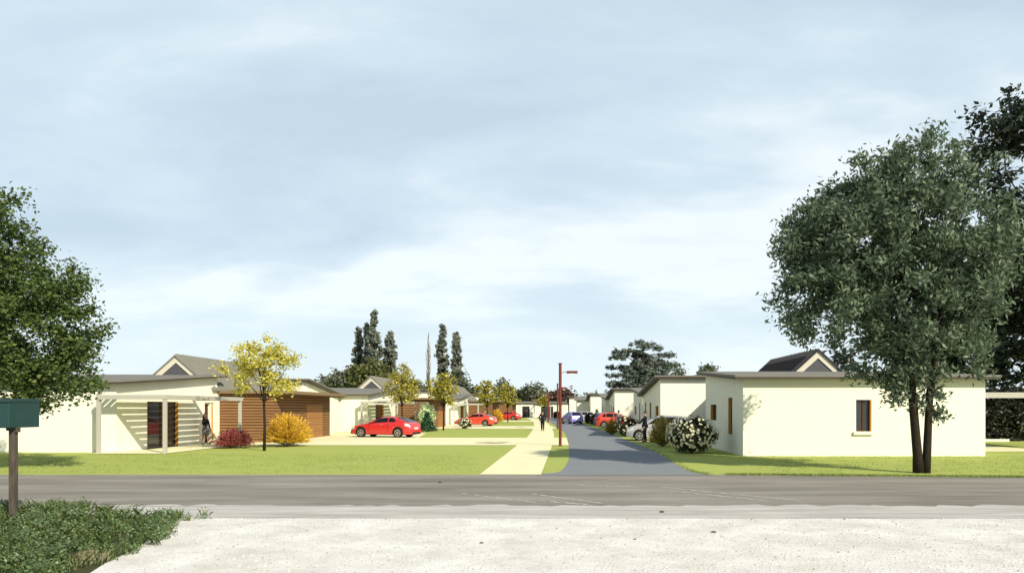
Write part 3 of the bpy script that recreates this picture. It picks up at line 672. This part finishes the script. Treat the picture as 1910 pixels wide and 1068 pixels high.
bigtree('distant_tree', wx(1240, 140), [(1240, 700, 34, 32), (1215, 712, 50, 18), (1180, 718, 35, 14)], 140, 3400, 60, 1.2, LEAF['cedar'], 'low dark tree at the right foot of the cedar', 137, .6, .35, .3, 6)
# cedar with flat tiers
Y = 130; x = wx(1197, Y); s = Y/F
r = empty('cedar_tree', (x, Y, 0), 0, 'wide dark cedar with spreading tiers above the right houses', 'tree')
q = random.Random(9); cl = []; mb = MB(); mb.tube([(0, 0, 0), (.2, 0, 5), (0, 0, 9), (.3, 0, wz(634, Y))], [.55, .42, .28, .05], 8)
for (dx, py, rx) in ((-6, 634, 16), (10, 640, 20), (34, 641, 10), (-28, 650, 26), (44, 656, 18), (-46, 662, 16), (-10, 655, 34), (20, 668, 38), (-35, 678, 30), (50, 676, 14), (0, 686, 44), (-30, 694, 36), (30, 696, 34), (-44, 708, 22), (-20, 712, 40), (20, 714, 40), (0, 724, 50)):
    cx, cz = dx*s, wz(py+3, Y); cyy = q.uniform(-2.5, 2.5)
    for k in range(int(rx*.85)):
        a = q.uniform(0, 6.28); u = q.random()**.5; cl.append((cx+math.cos(a)*u*rx*s, cyy+math.sin(a)*u*rx*s*.8, cz-u*.35+q.uniform(-.2, .2), q.uniform(.25, .5)))
    limbs(mb, (0, 0, cz-.9), [(cx, cyy, cz-.05), (cx*1.4, cyy, cz)], .10, 5, 4)
leaves('crown', LEAF['cedar'], r, [(a, b, c, d) for a, b, c, d in cl]+clumps([(0, 0, wz(690, Y), 3.6, 3, 3.2)], 60, .6, 5, .2), 17000, .6, .2, 77, sig=.55, droop=-.1, up=.6)
mb.build('trunk', M['bark'], r)
# far woodland that closes the horizon
g = random.Random(12); cl = []
for k in range(520):
    x = g.uniform(-330, 330); y = 300+g.uniform(-25, 60); cl.append((x, y, g.uniform(.5, 7.5), g.uniform(1.8, 3.6)))
tag(leaves('far_woodland', LEAF['wood'], None, cl, 21000, 1.8, 1.1, 13), 'far dark woodland closing the horizon', 'woodland', kind='stuff')

# ------------------------------------------------------------------ street lamps
def lamp(px, py, label, rz=0, left=False):
    x, y = gp(px, py); r = empty('street_lamp', (x, y, 0), rz, label, 'street lamp', 'red street lamps along the footpath')
    mb = MB(); mb.tube([(0, 0, 0), (0, 0, 4.15)], .075, 14); mb.build('pole', M['lamp'], r, smooth=False)
    mb = MB(); mb.tube([(0, 0, 4.152), (0, 0, 4.19)], .105, 14); mb.build('cap', M['lamp'], r)
    mb = MB(); mb.tube([(0, 0, 0), (0, 0, .02)], .13, 14); mb.build('base_plate', M['lamp'], r)
    k = -1 if left else 1
    mb = MB(); mb.tube([(k*.07, 0, 3.73), (k*.34, 0, 3.73)], .025, 8); mb.build('arm', M['steel'], r)
    mb = MB(); a, b = sorted((k*.33, k*.88)); mb.box(a, b, -.13, .13, 3.67, 3.79)
    hd = mb.build('lamp_head', M['lamp'], r, bevel=.02)
    mb = MB(); mb.prism([(k*.45, 3.668), (k*.76, 3.668), (k*.66, 3.60), (k*.55, 3.60)], 'y', -.1, .1); mb.build('diffuser', M['lampglass'], hd)
    return r
lamp(1045, 831, 'tallest nearest red street lamp, head pointing right over the street')
lamp(1040, 799.5, 'second red street lamp, just left of the nearest one', 0)
lamp(1022, 787, 'third red street lamp, right of the man on the footpath', R(8), True)
lamp(1023.5, 783.5, 'fourth red street lamp, close behind the third', 0)
lamp(992, 778.3, 'farthest small red street lamp before the bungalow', 0)

# ------------------------------------------------------------------ cars (nose toward -x)
def interp(T, x):
    if x <= T[0][0]: return T[0][1]
    for (a, b), (c, d) in zip(T, T[1:]):
        if x <= c:
            t = (x-a)/(c-a); return b+(d-b)*t
    return T[-1][1]
COUPE = dict(L=2.2, W=.90, wb=(-1.36, 1.30), wr=.325,
    top=[(-2.2, .42), (-2.14, .60), (-1.95, .72), (-1.5, .84), (-.95, .95), (-.78, .985), (-.35, 1.22), (0, 1.345), (.35, 1.385), (.8, 1.375), (1.2, 1.30), (1.6, 1.14), (1.9, 1.0), (2.08, .93), (2.17, .78), (2.2, .5)],
    belt=[(-2.2, .40), (-2.14, .56), (-1.95, .68), (-1.5, .80), (-.95, .89), (0, .91), (1.2, .97), (1.9, .95), (2.08, .88), (2.17, .72), (2.2, .48)],
    side=[(-.64, .56), (.63, 1.12)], wsh=(-.76, -.05), rwin=(1.15, 1.88))
HATCH = dict(L=2.0, W=.86, wb=(-1.25, 1.22), wr=.31,
    top=[(-2.0, .45), (-1.95, .68), (-1.75, .82), (-1.3, .95), (-1.02, 1.02), (-.55, 1.30), (-.15, 1.46), (.3, 1.51), (1.0, 1.49), (1.5, 1.43), (1.72, 1.25), (1.88, 1.0), (1.96, .8), (2.0, .5)],
    belt=[(-2.0, .43), (-1.95, .64), (-1.75, .76), (-1.3, .88), (-1.02, .93), (0, .95), (1.5, .99), (1.75, .97), (1.88, .9), (1.96, .74), (2.0, .48)],
    side=[(-.72, .25), (.33, 1.0), (1.06, 1.36)], wsh=(-.98, -.2), rwin=(1.52, 1.85))
def make_car(spec, paint, name='parked_car'):
    root = empty(name); Lc, W = spec['L'], spec['W']
    def arch(x):
        z = .22
        for cx in spec['wb']:
            d = abs(x-cx); R_ = spec['wr']+.06
            if d < R_: z = max(z, spec['wr']+math.sqrt(R_*R_-d*d))
        return z
    def sec(x):
        e = abs(x)/Lc; w_ = W*(1-.22*max(0, (e-.72)/.28)**2.2); zt = interp(spec['top'], x); zl = interp(spec['belt'], x); cab = min(1, max(0, (zt-zl-.06)/.38))
        zb = min(arch(x), zl-.06); wr_ = w_*(.86-.17*cab)
        return [(w_*.95, zb), (w_*.99, zb+(zl-zb)*.25), (w_, zb+(zl-zb)*.6), (w_*.965, zl), (wr_+(w_*.965-wr_)*.82, zl+(zt-zl)*.16), (wr_+(w_*.965-wr_)*.12, zl+(zt-zl)*.80), (wr_*.86, zt-.035*cab-.012), (wr_*.5, zt-.004), (0, zt)]
    xs = sorted(set([-Lc+2*Lc*i/56 for i in range(57)]+[cx+s_*(spec['wr']+.06)*f for cx in spec['wb'] for s_ in (-1, 1) for f in (1.001, .97, .88, .7, .45)]))
    mb = MB(); rows = []
    for x in xs:
        half = sec(x); ring = [(x, y, z) for y, z in half]+[(x, -y, z) for y, z in half[-2::-1]]; rows.append(ring)
    n = len(rows[0]); v = [p for r_ in rows for p in r_]; f = []
    for i in range(len(rows)-1):
        for j in range(n-1): f.append((i*n+j, (i+1)*n+j, (i+1)*n+j+1, i*n+j+1))
    f.append(tuple(range(n))); f.append(tuple((len(rows)-1)*n+j for j in range(n))[::-1]); mb.add(v, f)
    body = mb.build('body', paint, root, smooth=True)
    mdf = body.modifiers.new('edge', 'EDGE_SPLIT'); mdf.split_angle = R(38)
    def at(x, v_, sg=1, off=.006):
        s = sec(x); v_ = min(max(v_, 0), 7.999); i = int(v_); t = v_-i
        y = s[i][0]+(s[i+1][0]-s[i][0])*t; z = s[i][1]+(s[i+1][1]-s[i][1])*t
        dy = s[i+1][1]-s[i][1]; dz = -(s[i+1][0]-s[i][0]); l = math.hypot(dy, dz) or 1
        return (x, sg*(y+dy/l*off), z+dz/l*off)
    def patch(nm, pt, x0, x1, va, vb, m, parent, sg=1, off=.006, nx=10, nv=4):
        mb = MB(); v = []
        for i in range(nx+1):
            x = x0+(x1-x0)*i/nx; a, b = va(i/nx) if callable(va) else va, vb(i/nx) if callable(vb) else vb
            for j in range(nv+1): v.append(at(x, a+(b-a)*j/nv, sg, off))
        mb.add(v, [(i*(nv+1)+j, (i+1)*(nv+1)+j, (i+1)*(nv+1)+j+1, i*(nv+1)+j+1) for i in range(nx) for j in range(nv)])
        return mb.build(nm, m, parent, smooth=True)
    ns = len(spec['side'])
    for sg in (1, -1):
        for k, (a, b) in enumerate(spec['side']):
            patch('side_window', 0, a, b, 3.95, (lambda t, k=k: (4.25+.85*min(1, t*2.2)) if k == 0 else (5.1 if k < ns-1 else 5.1-.7*max(0, t-.55)/.45)), M['cglass'], root, sg)
        patch('headlight', 0, -Lc+.07, -Lc+.42, 2.2, lambda t: 2.9+.05*t, M['lightg'], root, sg, .01, 5, 2)
        patch('tail_light', 0, Lc-.40, Lc-.06, 2.35, 2.95, M['redg'] if spec is HATCH else M['lightg'], root, sg, .01, 5, 2)
        mb = MB(); p = at(.15, 2.75, sg, .02); mb.box(p[0]-.09, p[0]+.09, min(p[1], p[1]-sg*.02), max(p[1], p[1]-sg*.02), p[2]-.012, p[2]+.012); mb.build('handle', M['steel'], root)
        mb = MB(); p = at(spec['wsh'][0]+.2, 4.0, sg, .1); mb.ball((p[0], p[1], p[2]+.03), (.06, .10, .07)); mb.build('mirror', paint, root, smooth=True)
        patch('door_seam', 0, spec['side'][0][0]-.16, spec['side'][0][0]-.145, .35, 2.95, M['black'], body, sg, .003, 1, 6)
        patch('door_seam', 0, spec['side'][0][1]+.03, spec['side'][0][1]+.045, .35, 2.95, M['black'], body, sg, .003, 1, 6)
    for nm, (a, b) in (('windscreen', spec['wsh']), ('rear_window', spec['rwin'])):
        mb = MB(); v = []; nx = 8
        for i in range(nx+1):
            x = a+(b-a)*i/nx; row = [at(x, 5.9+2.0*j/4, 1, .008) for j in range(5)]; row += [(p[0], -p[1], p[2]) for p in row[::-1]]; v += row
        mb.add(v, [(i*10+j, (i+1)*10+j, (i+1)*10+j+1, i*10+j+1) for i in range(nx) for j in range(9)]); mb.build(nm, M['cglass'], root, smooth=True)
    mb = MB(); mb.box(-Lc+.3, Lc-.3, -W+.25, W-.25, .18, .55)
    mb.build('underbody', M['black'], root)
    mb = MB(); mb.box(-Lc-.012, -Lc+.05, -.42, .42, .27, .40); mb.build('grille', M['black'], root)
    mb = MB(); mb.box(Lc-.03, Lc+.014, -.25, .25, .55, .66); mb.build('number_plate', M['plate'], root)
    mb = MB(); mb.box(Lc-.1, Lc+.006, -W*.6, W*.6, .22, .36); mb.build('rear_bumper', M['black'], root)
    for cx in spec['wb']:
        for sg in (1, -1):
            wr_ = spec['wr']; yo = sg*(W-.02); yi = sg*(W-.22)
            mb = MB(); mb.tube([(0, yi, 0), (0, yi+sg*.02, 0), (0, yo-sg*.02, 0), (0, yo, 0)], [wr_*.94, wr_, wr_, wr_*.93], 28)
            ty = mb.build('wheel', M['tyre'], root, smooth=False, loc=(cx, 0, wr_))
            mb = MB(); mb.tube([(0, yo-sg*.02, 0), (0, yo+sg*.008, 0)], [wr_*.70, wr_*.66], 24)
            rm = mb.build('rim', M['rim'], ty)
            mb = MB()
            for k in range(5):
                a = 2*math.pi*(k+.5)/5; c = [(math.cos(a+d)*wr_*q_, math.sin(a+d)*wr_*q_) for d, q_ in ((-.5, .27), (.5, .27), (.36, .57), (-.36, .57))]
                mb.prism(c, 'y', yo+sg*.009, yo+sg*.011)
            # spokes stand between five dark openings: kept in the rim's own mesh slot
            d_ = mb; me = rm.data; b0 = len(me.vertices)
            me.materials.append(M['black']); bm = bmesh.new(); bm.from_mesh(me)
            vs = [bm.verts.new(p) for p in d_.v]
            for f_ in d_.f:
                ff = bm.faces.new([vs[i] for i in f_]); ff.material_index = 1
            bm.to_mesh(me); bm.free()
    return root
def repaint(c, paint):
    for o in c.children:
        if o.name.split('.')[0] in ('body', 'mirror'): o.data = o.data.copy(); o.data.materials[0] = paint
def put(c, x, y, rz, label, group='cars parked by the houses'):
    c.location = (x, y, 0); c.rotation_euler = (0, 0, rz); tag(c, label, 'car', group); return c
c1 = make_car(COUPE, M['red']); put(c1, wx(717, 49.2), 49.6, R(-15), 'nearest bright red coupe parked on the left driveway')
c2 = copy_tree(c1); repaint(c2, M['orange']); put(c2, wx(887, 80), 80.5, R(-13), 'orange red coupe on the second left driveway behind a small flowering bush')
c3 = copy_tree(c1); put(c3, wx(946, 122), 122, R(-14), 'farthest small red coupe, behind the slim yellow tree')
c4 = make_car(HATCH, M['purple']); put(c4, wx(1067, 92), 92.5, R(-72), 'violet hatchback driving on the street, seen from behind')
c5 = copy_tree(c4); repaint(c5, M['silver']); put(c5, wx(1232, 44.2), 44.4, R(-4), 'silver car behind the man in the suit on the near right driveway')
c6 = copy_tree(c4); repaint(c6, M['orange']); put(c6, wx(1150, 73.6), 73.6, R(176), 'orange red hatchback on the second right driveway behind dark bushes')
c7 = copy_tree(c4); repaint(c7, M['navy']); put(c7, wx(1143, 78.5), 78.5, R(176), 'dark blue hatchback half hidden just behind the orange hatchback')
c8 = copy_tree(c4); repaint(c8, M['silver']); put(c8, wx(1100, 101.5), 101.5, R(176), 'far silver hatchback parked right of the violet car')

# ------------------------------------------------------------------ people
def skin_mesh(name, verts, edges, rad, m, parent, root=0, sub=1):
    me = bpy.data.meshes.new(name); me.from_pydata(verts, edges, []); o = bpy.data.objects.new(name, me); S.collection.objects.link(o)
    o.modifiers.new('skin', 'SKIN'); sv = me.skin_vertices[0].data if me.skin_vertices else None
    if sv is None:
        bm = bmesh.new(); bm.from_mesh(me); bm.verts.layers.skin.verify(); bm.to_mesh(me); bm.free(); sv = me.skin_vertices[0].data
    for i, r_ in enumerate(rad): sv[i].radius = r_ if isinstance(r_, tuple) else (r_, r_); sv[i].use_root = (i == root)
    o.modifiers['skin'].use_smooth_shade = True
    s = o.modifiers.new('sub', 'SUBSURF'); s.levels = sub; s.render_levels = sub
    dg = bpy.context.evaluated_depsgraph_get(); dg.update(); nm = bpy.data.meshes.new_from_object(o.evaluated_get(dg))
    bpy.data.objects.remove(o); nm.materials.clear(); nm.materials.append(m)
    nm.polygons.foreach_set('use_smooth', [True]*len(nm.polygons))
    ob = bpy.data.objects.new(name, nm); S.collection.objects.link(ob); ob.parent = parent; return ob
def person(x, y, rz, label, h=1.75, coat=0, stride=.0, skirt=False, arms=((.0, .0), (.0, .0)), top='suit', legs='suit', longhair=False, lean=0):
    """figure facing -y before turning; arms = (forward lift, elbow bend) per side in radians"""
    r = empty('person', (x, y, 0), rz, label, 'person'); k = h/1.75
    wsc = .88 if skirt else 1.0
    V, E, Rd = [], [], []
    def add(p, rad, par=None):
        V.append(tuple(c*k for c in p)); Rd.append(tuple(q*k for q in rad) if isinstance(rad, tuple) else rad*k)
        if par is not None: E.append((par, len(V)-1))
        return len(V)-1
    pel = add((0, 0, .95), (.135*wsc, .10)); sp = add((0, .005-lean*.1, 1.12), (.115*wsc, .085), pel); ch = add((0, -lean*.2, 1.32), (.145*wsc, .10), sp)
    nb = add((0, .005-lean*.28, 1.47), .055, ch); hb = add((0, -.01-lean*.33, 1.55), (.062, .072), nb); hm = add((0, -.012-lean*.36, 1.64), (.076, .092), hb); ht = add((0, -.005-lean*.36, 1.715), (.055, .065), hm)
    J = {}
    for s_, (fl, eb) in zip((-1, 1), arms):
        sh = add((s_*.175*wsc, .0-lean*.2, 1.40), .052, ch); a = Vector((s_*.07, -math.sin(fl)*.29, -math.cos(fl)*.29)); el = Vector((s_*.185*wsc, -lean*.2, 1.40))+a
        ei = add(el, .040, sh); b = Vector((-s_*.03 if eb else s_*.01, -math.sin(fl+eb)*.25, -math.cos(fl+eb)*.25)); wr_ = el+b
        wi = add(wr_, .026, ei); dr = b.normalized(); pm = wr_+dr*.07; pi_ = add(pm, (.036, .018), wi); J[s_] = (sh, ei, wi)
        lat = Vector((0, -1, 0)) if abs(dr.y) < .7 else Vector((0, 0, 1)); lat = (lat-dr*lat.dot(dr)).normalized(); inn = Vector((-s_, 0, 0))
        for q, ln in enumerate((.068, .078, .072, .056)):
            o_ = lat*(.028-.019*q); f1 = add(pm+o_+dr*.035, .0095, pi_); f2 = add(pm+o_+dr*(.035+ln*.5)+inn*.006, .0088, f1); add(pm+o_+dr*(.03+ln*.88)+inn*.024, .0075, f2)
        t1_ = add(wr_+dr*.035+lat*.036, .011, pi_); add(wr_+dr*.075+lat*.055+inn*.012, .009, t1_)
    for s_ in (-1, 1):
        f_ = stride*s_; hp = add((s_*.09, 0, .90), .085, pel); kn = add((s_*.095, -f_*.45-.02*abs(stride), .50), .057, hp); an = add((s_*.10, -f_*.85+.03*(f_ < 0), .09), .036, kn); to = add((s_*.115, -f_*.85-.14, .035), (.035, .028), an)
        add((s_*.10, -f_*.85+.045, .035), (.03, .028), an); J['l%d' % s_] = (hp, kn, an, to)
    body = skin_mesh('body', V, E, Rd, M['skin'], r)
    def sub_(names, extra, nm, m, par, rootj):
        idx = {j: i for i, j in enumerate(names)}; ed = [(idx[a], idx[b]) for a, b in E if a in idx and b in idx]
        rad = []
        for j in names:
            q = Rd[j]; q = q if isinstance(q, tuple) else (q, q); e = extra.get(j, .016)*k; rad.append((q[0]+e, q[1]+e))
        return skin_mesh(nm, [V[j] for j in names], ed, rad, m, par, idx[rootj])
    jl = [pel, sp, ch, nb]+[j for s_ in (-1, 1) for j in J[s_]]
    sub_(jl, {nb: .004, ch: .028, pel: .03}, 'jacket', M[top], r, ch)
    if coat:        # lower part of the suit jacket
        mb = MB(); mb.tube([(0, 0, 1.16*k), (0, .0, 1.0*k), (0, 0, .80*k)], [.155*k, .172*k, .180*k], 18); mb.v = [(a, b*.78, c) for a, b, c in mb.v]; mb.build('jacket_hem', M[top], r, smooth=True)
    if skirt:
        mb = MB(); mb.tube([(0, 0, .99*k), (0, -.005, .85*k), (0, -.01, .70*k), (0, -.01, .56*k)], [.13*k, .175*k, .175*k, .165*k], 18); mb.build('skirt', M[legs], r, smooth=True)
    else:
        sub_([pel]+[j for s_ in (-1, 1) for j in J['l%d' % s_][:3]], {j: .026 for s_ in (-1, 1) for j in J['l%d' % s_][:3]}, 'trousers', M[legs], r, pel)
        mb = MB(); mb.prism([(-.035*k, 1.46*k), (.035*k, 1.46*k), (0, 1.30*k)], 'y', (-.145-lean*.22)*k, (-.125-lean*.22)*k); mb.build('shirt', M['shirt'], r)
    for s_ in (-1, 1):
        a = V[J['l%d' % s_][2]]; mb = MB(); mb.ball((a[0]+s_*.005, a[1]-.06, .045), (.05, .14, .042), 12, 8); mb.v = [(p[0], p[1], max(p[2], .004)) for p in mb.v]; mb.build('shoe', M['shoe'], r, smooth=True)
    hd = Vector(V[hm])
    mb = MB(); mb.ball((hd.x, hd.y+.022*k, hd.z+.028*k), (.080*k, .090*k, .088*k), 16, 10)
    mb.v = [p for p in mb.v]; mb.v = [(p[0], max(p[1], hd.y-.045*k) if p[2] < hd.z+.055*k else p[1], p[2]) for p in mb.v]
    mb.ball((hd.x, hd.y+.034*k, hd.z-.012*k), (.072*k, .068*k, .088*k), 14, 9)
    if longhair: mb.tube([(hd.x, hd.y+.06, hd.z), (hd.x, hd.y+.09, hd.z-.15), (hd.x, hd.y+.08, hd.z-.30)], [.085, .085, .045], 12)
    mb.build('hair', M['hair'], r, smooth=True)
    mb = MB()
    for s_ in (-1, 1): mb.ball((hd.x+s_*.031*k, hd.y-.083*k, hd.z-.002), (.012*k, .008*k, .008*k), 8, 6)
    mb.build('eyes', M['hair'], r)
    mb = MB(); mb.add([(hd.x-.014*k, hd.y-.083*k, hd.z-.045*k), (hd.x+.014*k, hd.y-.083*k, hd.z-.045*k), (hd.x, hd.y-.118*k, hd.z-.04*k), (hd.x, hd.y-.085*k, hd.z+.01*k)], [(0, 1, 2), (0, 2, 3), (1, 3, 2), (0, 3, 1)])
    for s_ in (-1, 1): mb.ball((hd.x+s_*.080*k, hd.y+.005, hd.z-.01), (.012*k, .02*k, .032*k), 8, 6)
    mb.build('nose_and_ears', M['skin'], r, smooth=True)
    return r
x, y = gp(383, 828.5); person(x, y, R(70), 'woman in black jacket and short skirt standing at the left house door', 1.64, 0, .12, True, ((.25, .9), (.1, .3)), 'suit', 'greycloth', True)
x, y = gp(1012, 803); person(x, y, R(172), 'man in black suit walking away along the cream footpath', 1.76, 1, .16, False, ((.12, .2), (-.15, .15)))
x, y = gp(1203, 824); person(x, y, R(-82), 'man in dark suit at the kerb beside the silver car, one arm reaching forward', 1.76, 1, .06, False, ((.55, .45), (.1, .2)))
person(wx(1154, 61), 61, R(170), 'person in grey coat half hidden behind the dark flowering bush', 1.76, 1, .05, False, ((0, .1), (0, .1)), 'greycloth', 'greycloth')
person(wx(984, 150), 147, R(180), 'tiny far figure in black where the footpath bends before the bungalow', 1.76, 1, .12, False, ((.1, .2), (-.1, .2)))

# ------------------------------------------------------------------ mailbox
Y = 12.6; x = wx(25, Y)
r = empty('mailbox', (x, Y, 0), 0, 'dark green metal mailbox on a weathered wooden post at the left edge', 'mailbox')
mb = MB(); mb.box(-.048, .048, -.048, .048, 0, wz(797, Y)-.004); mb.build('post', M['post'], r, bevel=.008)
z0, z1 = wz(797, Y), wz(744, Y)
mb = MB(); mb.box(-.62, .11, -.25, .47, z0, z1-.02); b = mb.build('box', M['mail'], r, bevel=.012)
mb = MB(); mb.prism([(-.285, z1-.05), (.48, z1-.05), (.48, z1+.012), (-.285, z1-.008)], 'x', -.635, .125); mb.build('lid', M['mail'], b, bevel=.006)
mb = MB(); mb.box(-.45, -.442, -.2535, -.2505, z0+.01, z1-.06); mb.build('seam', M['black'], b)
mb = MB(); mb.box(.05, .085, -.05, .05, z0-.075, z0-.003); mb.box(-.07, .05, -.075, -.050, z0-.05, z0-.003); mb.build('bracket', M['post'], r)

# ------------------------------------------------------------------ foreground plants, pebbles, grass fringes
edge = [gp(*p) for p in ((-60, 947), (0, 944), (60, 944), (140, 950), (200, 958), (290, 962), (352, 964), (326, 982), (322, 1000), (290, 1026), (240, 1050), (205, 1075), (170, 1150))]
def inside(x, y, P):
    c = False; j = len(P)-1
    for i in range(len(P)):
        if (P[i][1] > y) != (P[j][1] > y) and x < (P[j][0]-P[i][0])*(y-P[i][1])/(P[j][1]-P[i][1])+P[i][0]: c = not c
        j = i
    return c
poly = edge+[(-14, 6), (-14, 13.6)]
g = random.Random(17); cl = []; spots = []
while len(cl) < 1500:
    x, y = g.uniform(-13, -5.6), g.uniform(6.8, 14.3)
    if inside(x, y, poly) or (g.random() < .12 and inside(x-g.uniform(.05, .4), y+g.uniform(-.2, .25), poly)):
        z = (g.uniform(.02, .13)+(.10*g.random() if g.random() < .2 else 0))*(.75+.5*math.sin(x*2.1+y*1.3)**2); cl.append((x, y, z, g.uniform(.05, .12)))
tag(leaves('weeds', LEAF['weed'], None, cl, 95000, .042, .024, 91, sig=.65, up=.8), 'low green weeds covering the bottom left corner', 'weeds', kind='stuff')
def blades(name, m, pts, n, hgt, wid, seed, lean=.5, label=None):
    q = np.random.default_rng(seed); P = np.array(pts, float); i = q.integers(0, len(P), n)
    B = np.zeros((n, 3)); B[:, :2] = P[i, :2]+q.normal(0, P[i, 2][:, None], (n, 2)); B[:, 2] = .012
    a = q.uniform(0, 6.28, n); hh = hgt*q.uniform(.45, 1.25, n); ln = lean*q.random(n)*hh
    dx, dy = np.cos(a), np.sin(a); s_ = np.stack([-dy, dx, 0*dx], 1)*wid
    mid = B+np.stack([dx*ln*.35, dy*ln*.35, hh*.55], 1); tip = B+np.stack([dx*ln, dy*ln, hh], 1)
    V = np.stack([B-s_, B+s_, mid+s_*.7, tip, mid-s_*.7], 1)
    me = bpy.data.meshes.new(name); me.vertices.add(5*n); me.vertices.foreach_set('co', V.ravel()); me.loops.add(5*n); me.loops.foreach_set('vertex_index', np.arange(5*n, dtype=np.int32))
    me.polygons.add(n); me.polygons.foreach_set('loop_start', np.arange(0, 5*n, 5, dtype=np.int32)); me.update(calc_edges=True); me.materials.append(m)
    o = bpy.data.objects.new(name, me); S.collection.objects.link(o); return tag(o, label, 'grass', kind='stuff')
pts = [(c[0], c[1], .05) for c in cl]
blades('grass', LEAF['blade'], pts, 15000, .17, .003, 92, 1.0, 'thin grass blades among the bottom left weeds')
dry = leafmat('dry_straw', (.50, .44, .25), (.68, .62, .40), None, .3)
x, y = gp(165, 1052); blades('straw_tuft', dry, [(x, y, .07)], 380, .15, .0025, 93, .9, 'tuft of dry straw at the edge of the gravel')
soil = sheet('weed_soil', [(a-.28, b-(.1 if b > 12 else -.02)) for a, b in edge]+[(-14, 6), (-14, 13.6)], .016, mat('dark_soil', (.06, .065, .03), .95, .1, var=.4, scale=8))
# ragged turf edge along the main road
pts = [(xx, 20.98+.55*(1-(xx-4.5)/55.5)*.75-.0*xx, .05) for xx in np.arange(4.6, 24, .05)]
pts = [(xx, 21.4-(xx-4.5)*.85/8.5*(1 if xx < 13 else 8.5/(xx-4.5)*(1+(xx-13)*.0388/.85))+.02, .07) for xx in np.arange(4.6, 26, .05)]+[(a[0]+.05, a[1], .05) for a in SR[6:26]]
turf = leafmat('turf_blade', (.22, .29, .07), (.34, .41, .11), None, .3)
blades('grass', turf, pts, 14000, .06, .006, 94, .8, 'ragged turf edge along the main road at right')
# lawn blades near the main road
pts = [(g.uniform(-24, 26), g.uniform(21.6, 31), .2) for _ in range(3000)]
pts = [p for p in pts if not (wx(885, p[1]) < p[0] < 6.0) and not (p[0] > 6.9 and p[1] > 29.5) and not (p[0] < -16.4 and p[1] > 30.9)]
blades('grass', turf, pts, 26000, .04, .006, 95, .8, 'short mown blades of the front lawns')
# pebbles
q = np.random.default_rng(5); n = 9000; mb = MB()
for k in range(n):
    x = q.uniform(-9, 9); y = 8.2+4.7*q.random()**1.1
    if inside(x, y, poly): continue
    s_ = q.uniform(.005, .014)*(1.8 if q.random() < .06 else 1); a = q.uniform(0, 6.28)
    b = [(x+s_*math.cos(a+t)*q.uniform(.7, 1.3), y+s_*math.sin(a+t)*q.uniform(.7, 1.2), .012) for t in (0, 1.57, 3.14, 4.71)]
    mb.add(b+[(x, y, .012+s_*q.uniform(.5, .95))], [(0, 1, 4), (1, 2, 4), (2, 3, 4), (3, 0, 4)])
peb = leafmat('pebble', (.20, .18, .15), (.66, .64, .60), None, 0)
tag(mb.build('gravel_stones', peb), 'loose pale pebbles on the white gravel', 'gravel', kind='stuff')
stone = mat('brown_stone', (.12, .085, .055), .9, .2, var=.3, scale=40)
for (px, py, s_, lab) in ((1235, 956, .033, 'small brown stone lying on the pale road margin'), (898, 1014, .02, 'small dark stone on the gravel left of centre'), (1331, 994, .028, 'long dark chip on the gravel at right'), (1184, 1007, .015, 'tiny dark stone on the gravel near the centre'), (821, 900, .035, 'small dark clod on the main road left of the footpath')):
    x, y = gp(px, py); mb = MB(); mb.ball((0, 0, s_*.4), (s_*1.5, s_*.8, s_*.6), 9, 6)
    q2 = random.Random(px); mb.v = [(a*q2.uniform(.8, 1.2), b*q2.uniform(.8, 1.2), c*q2.uniform(.8, 1.15)) for a, b, c in mb.v]
    o = mb.build('stone', stone, None, loc=(x, y, .012)); tag(o, lab, 'stone', 'loose dark stones')
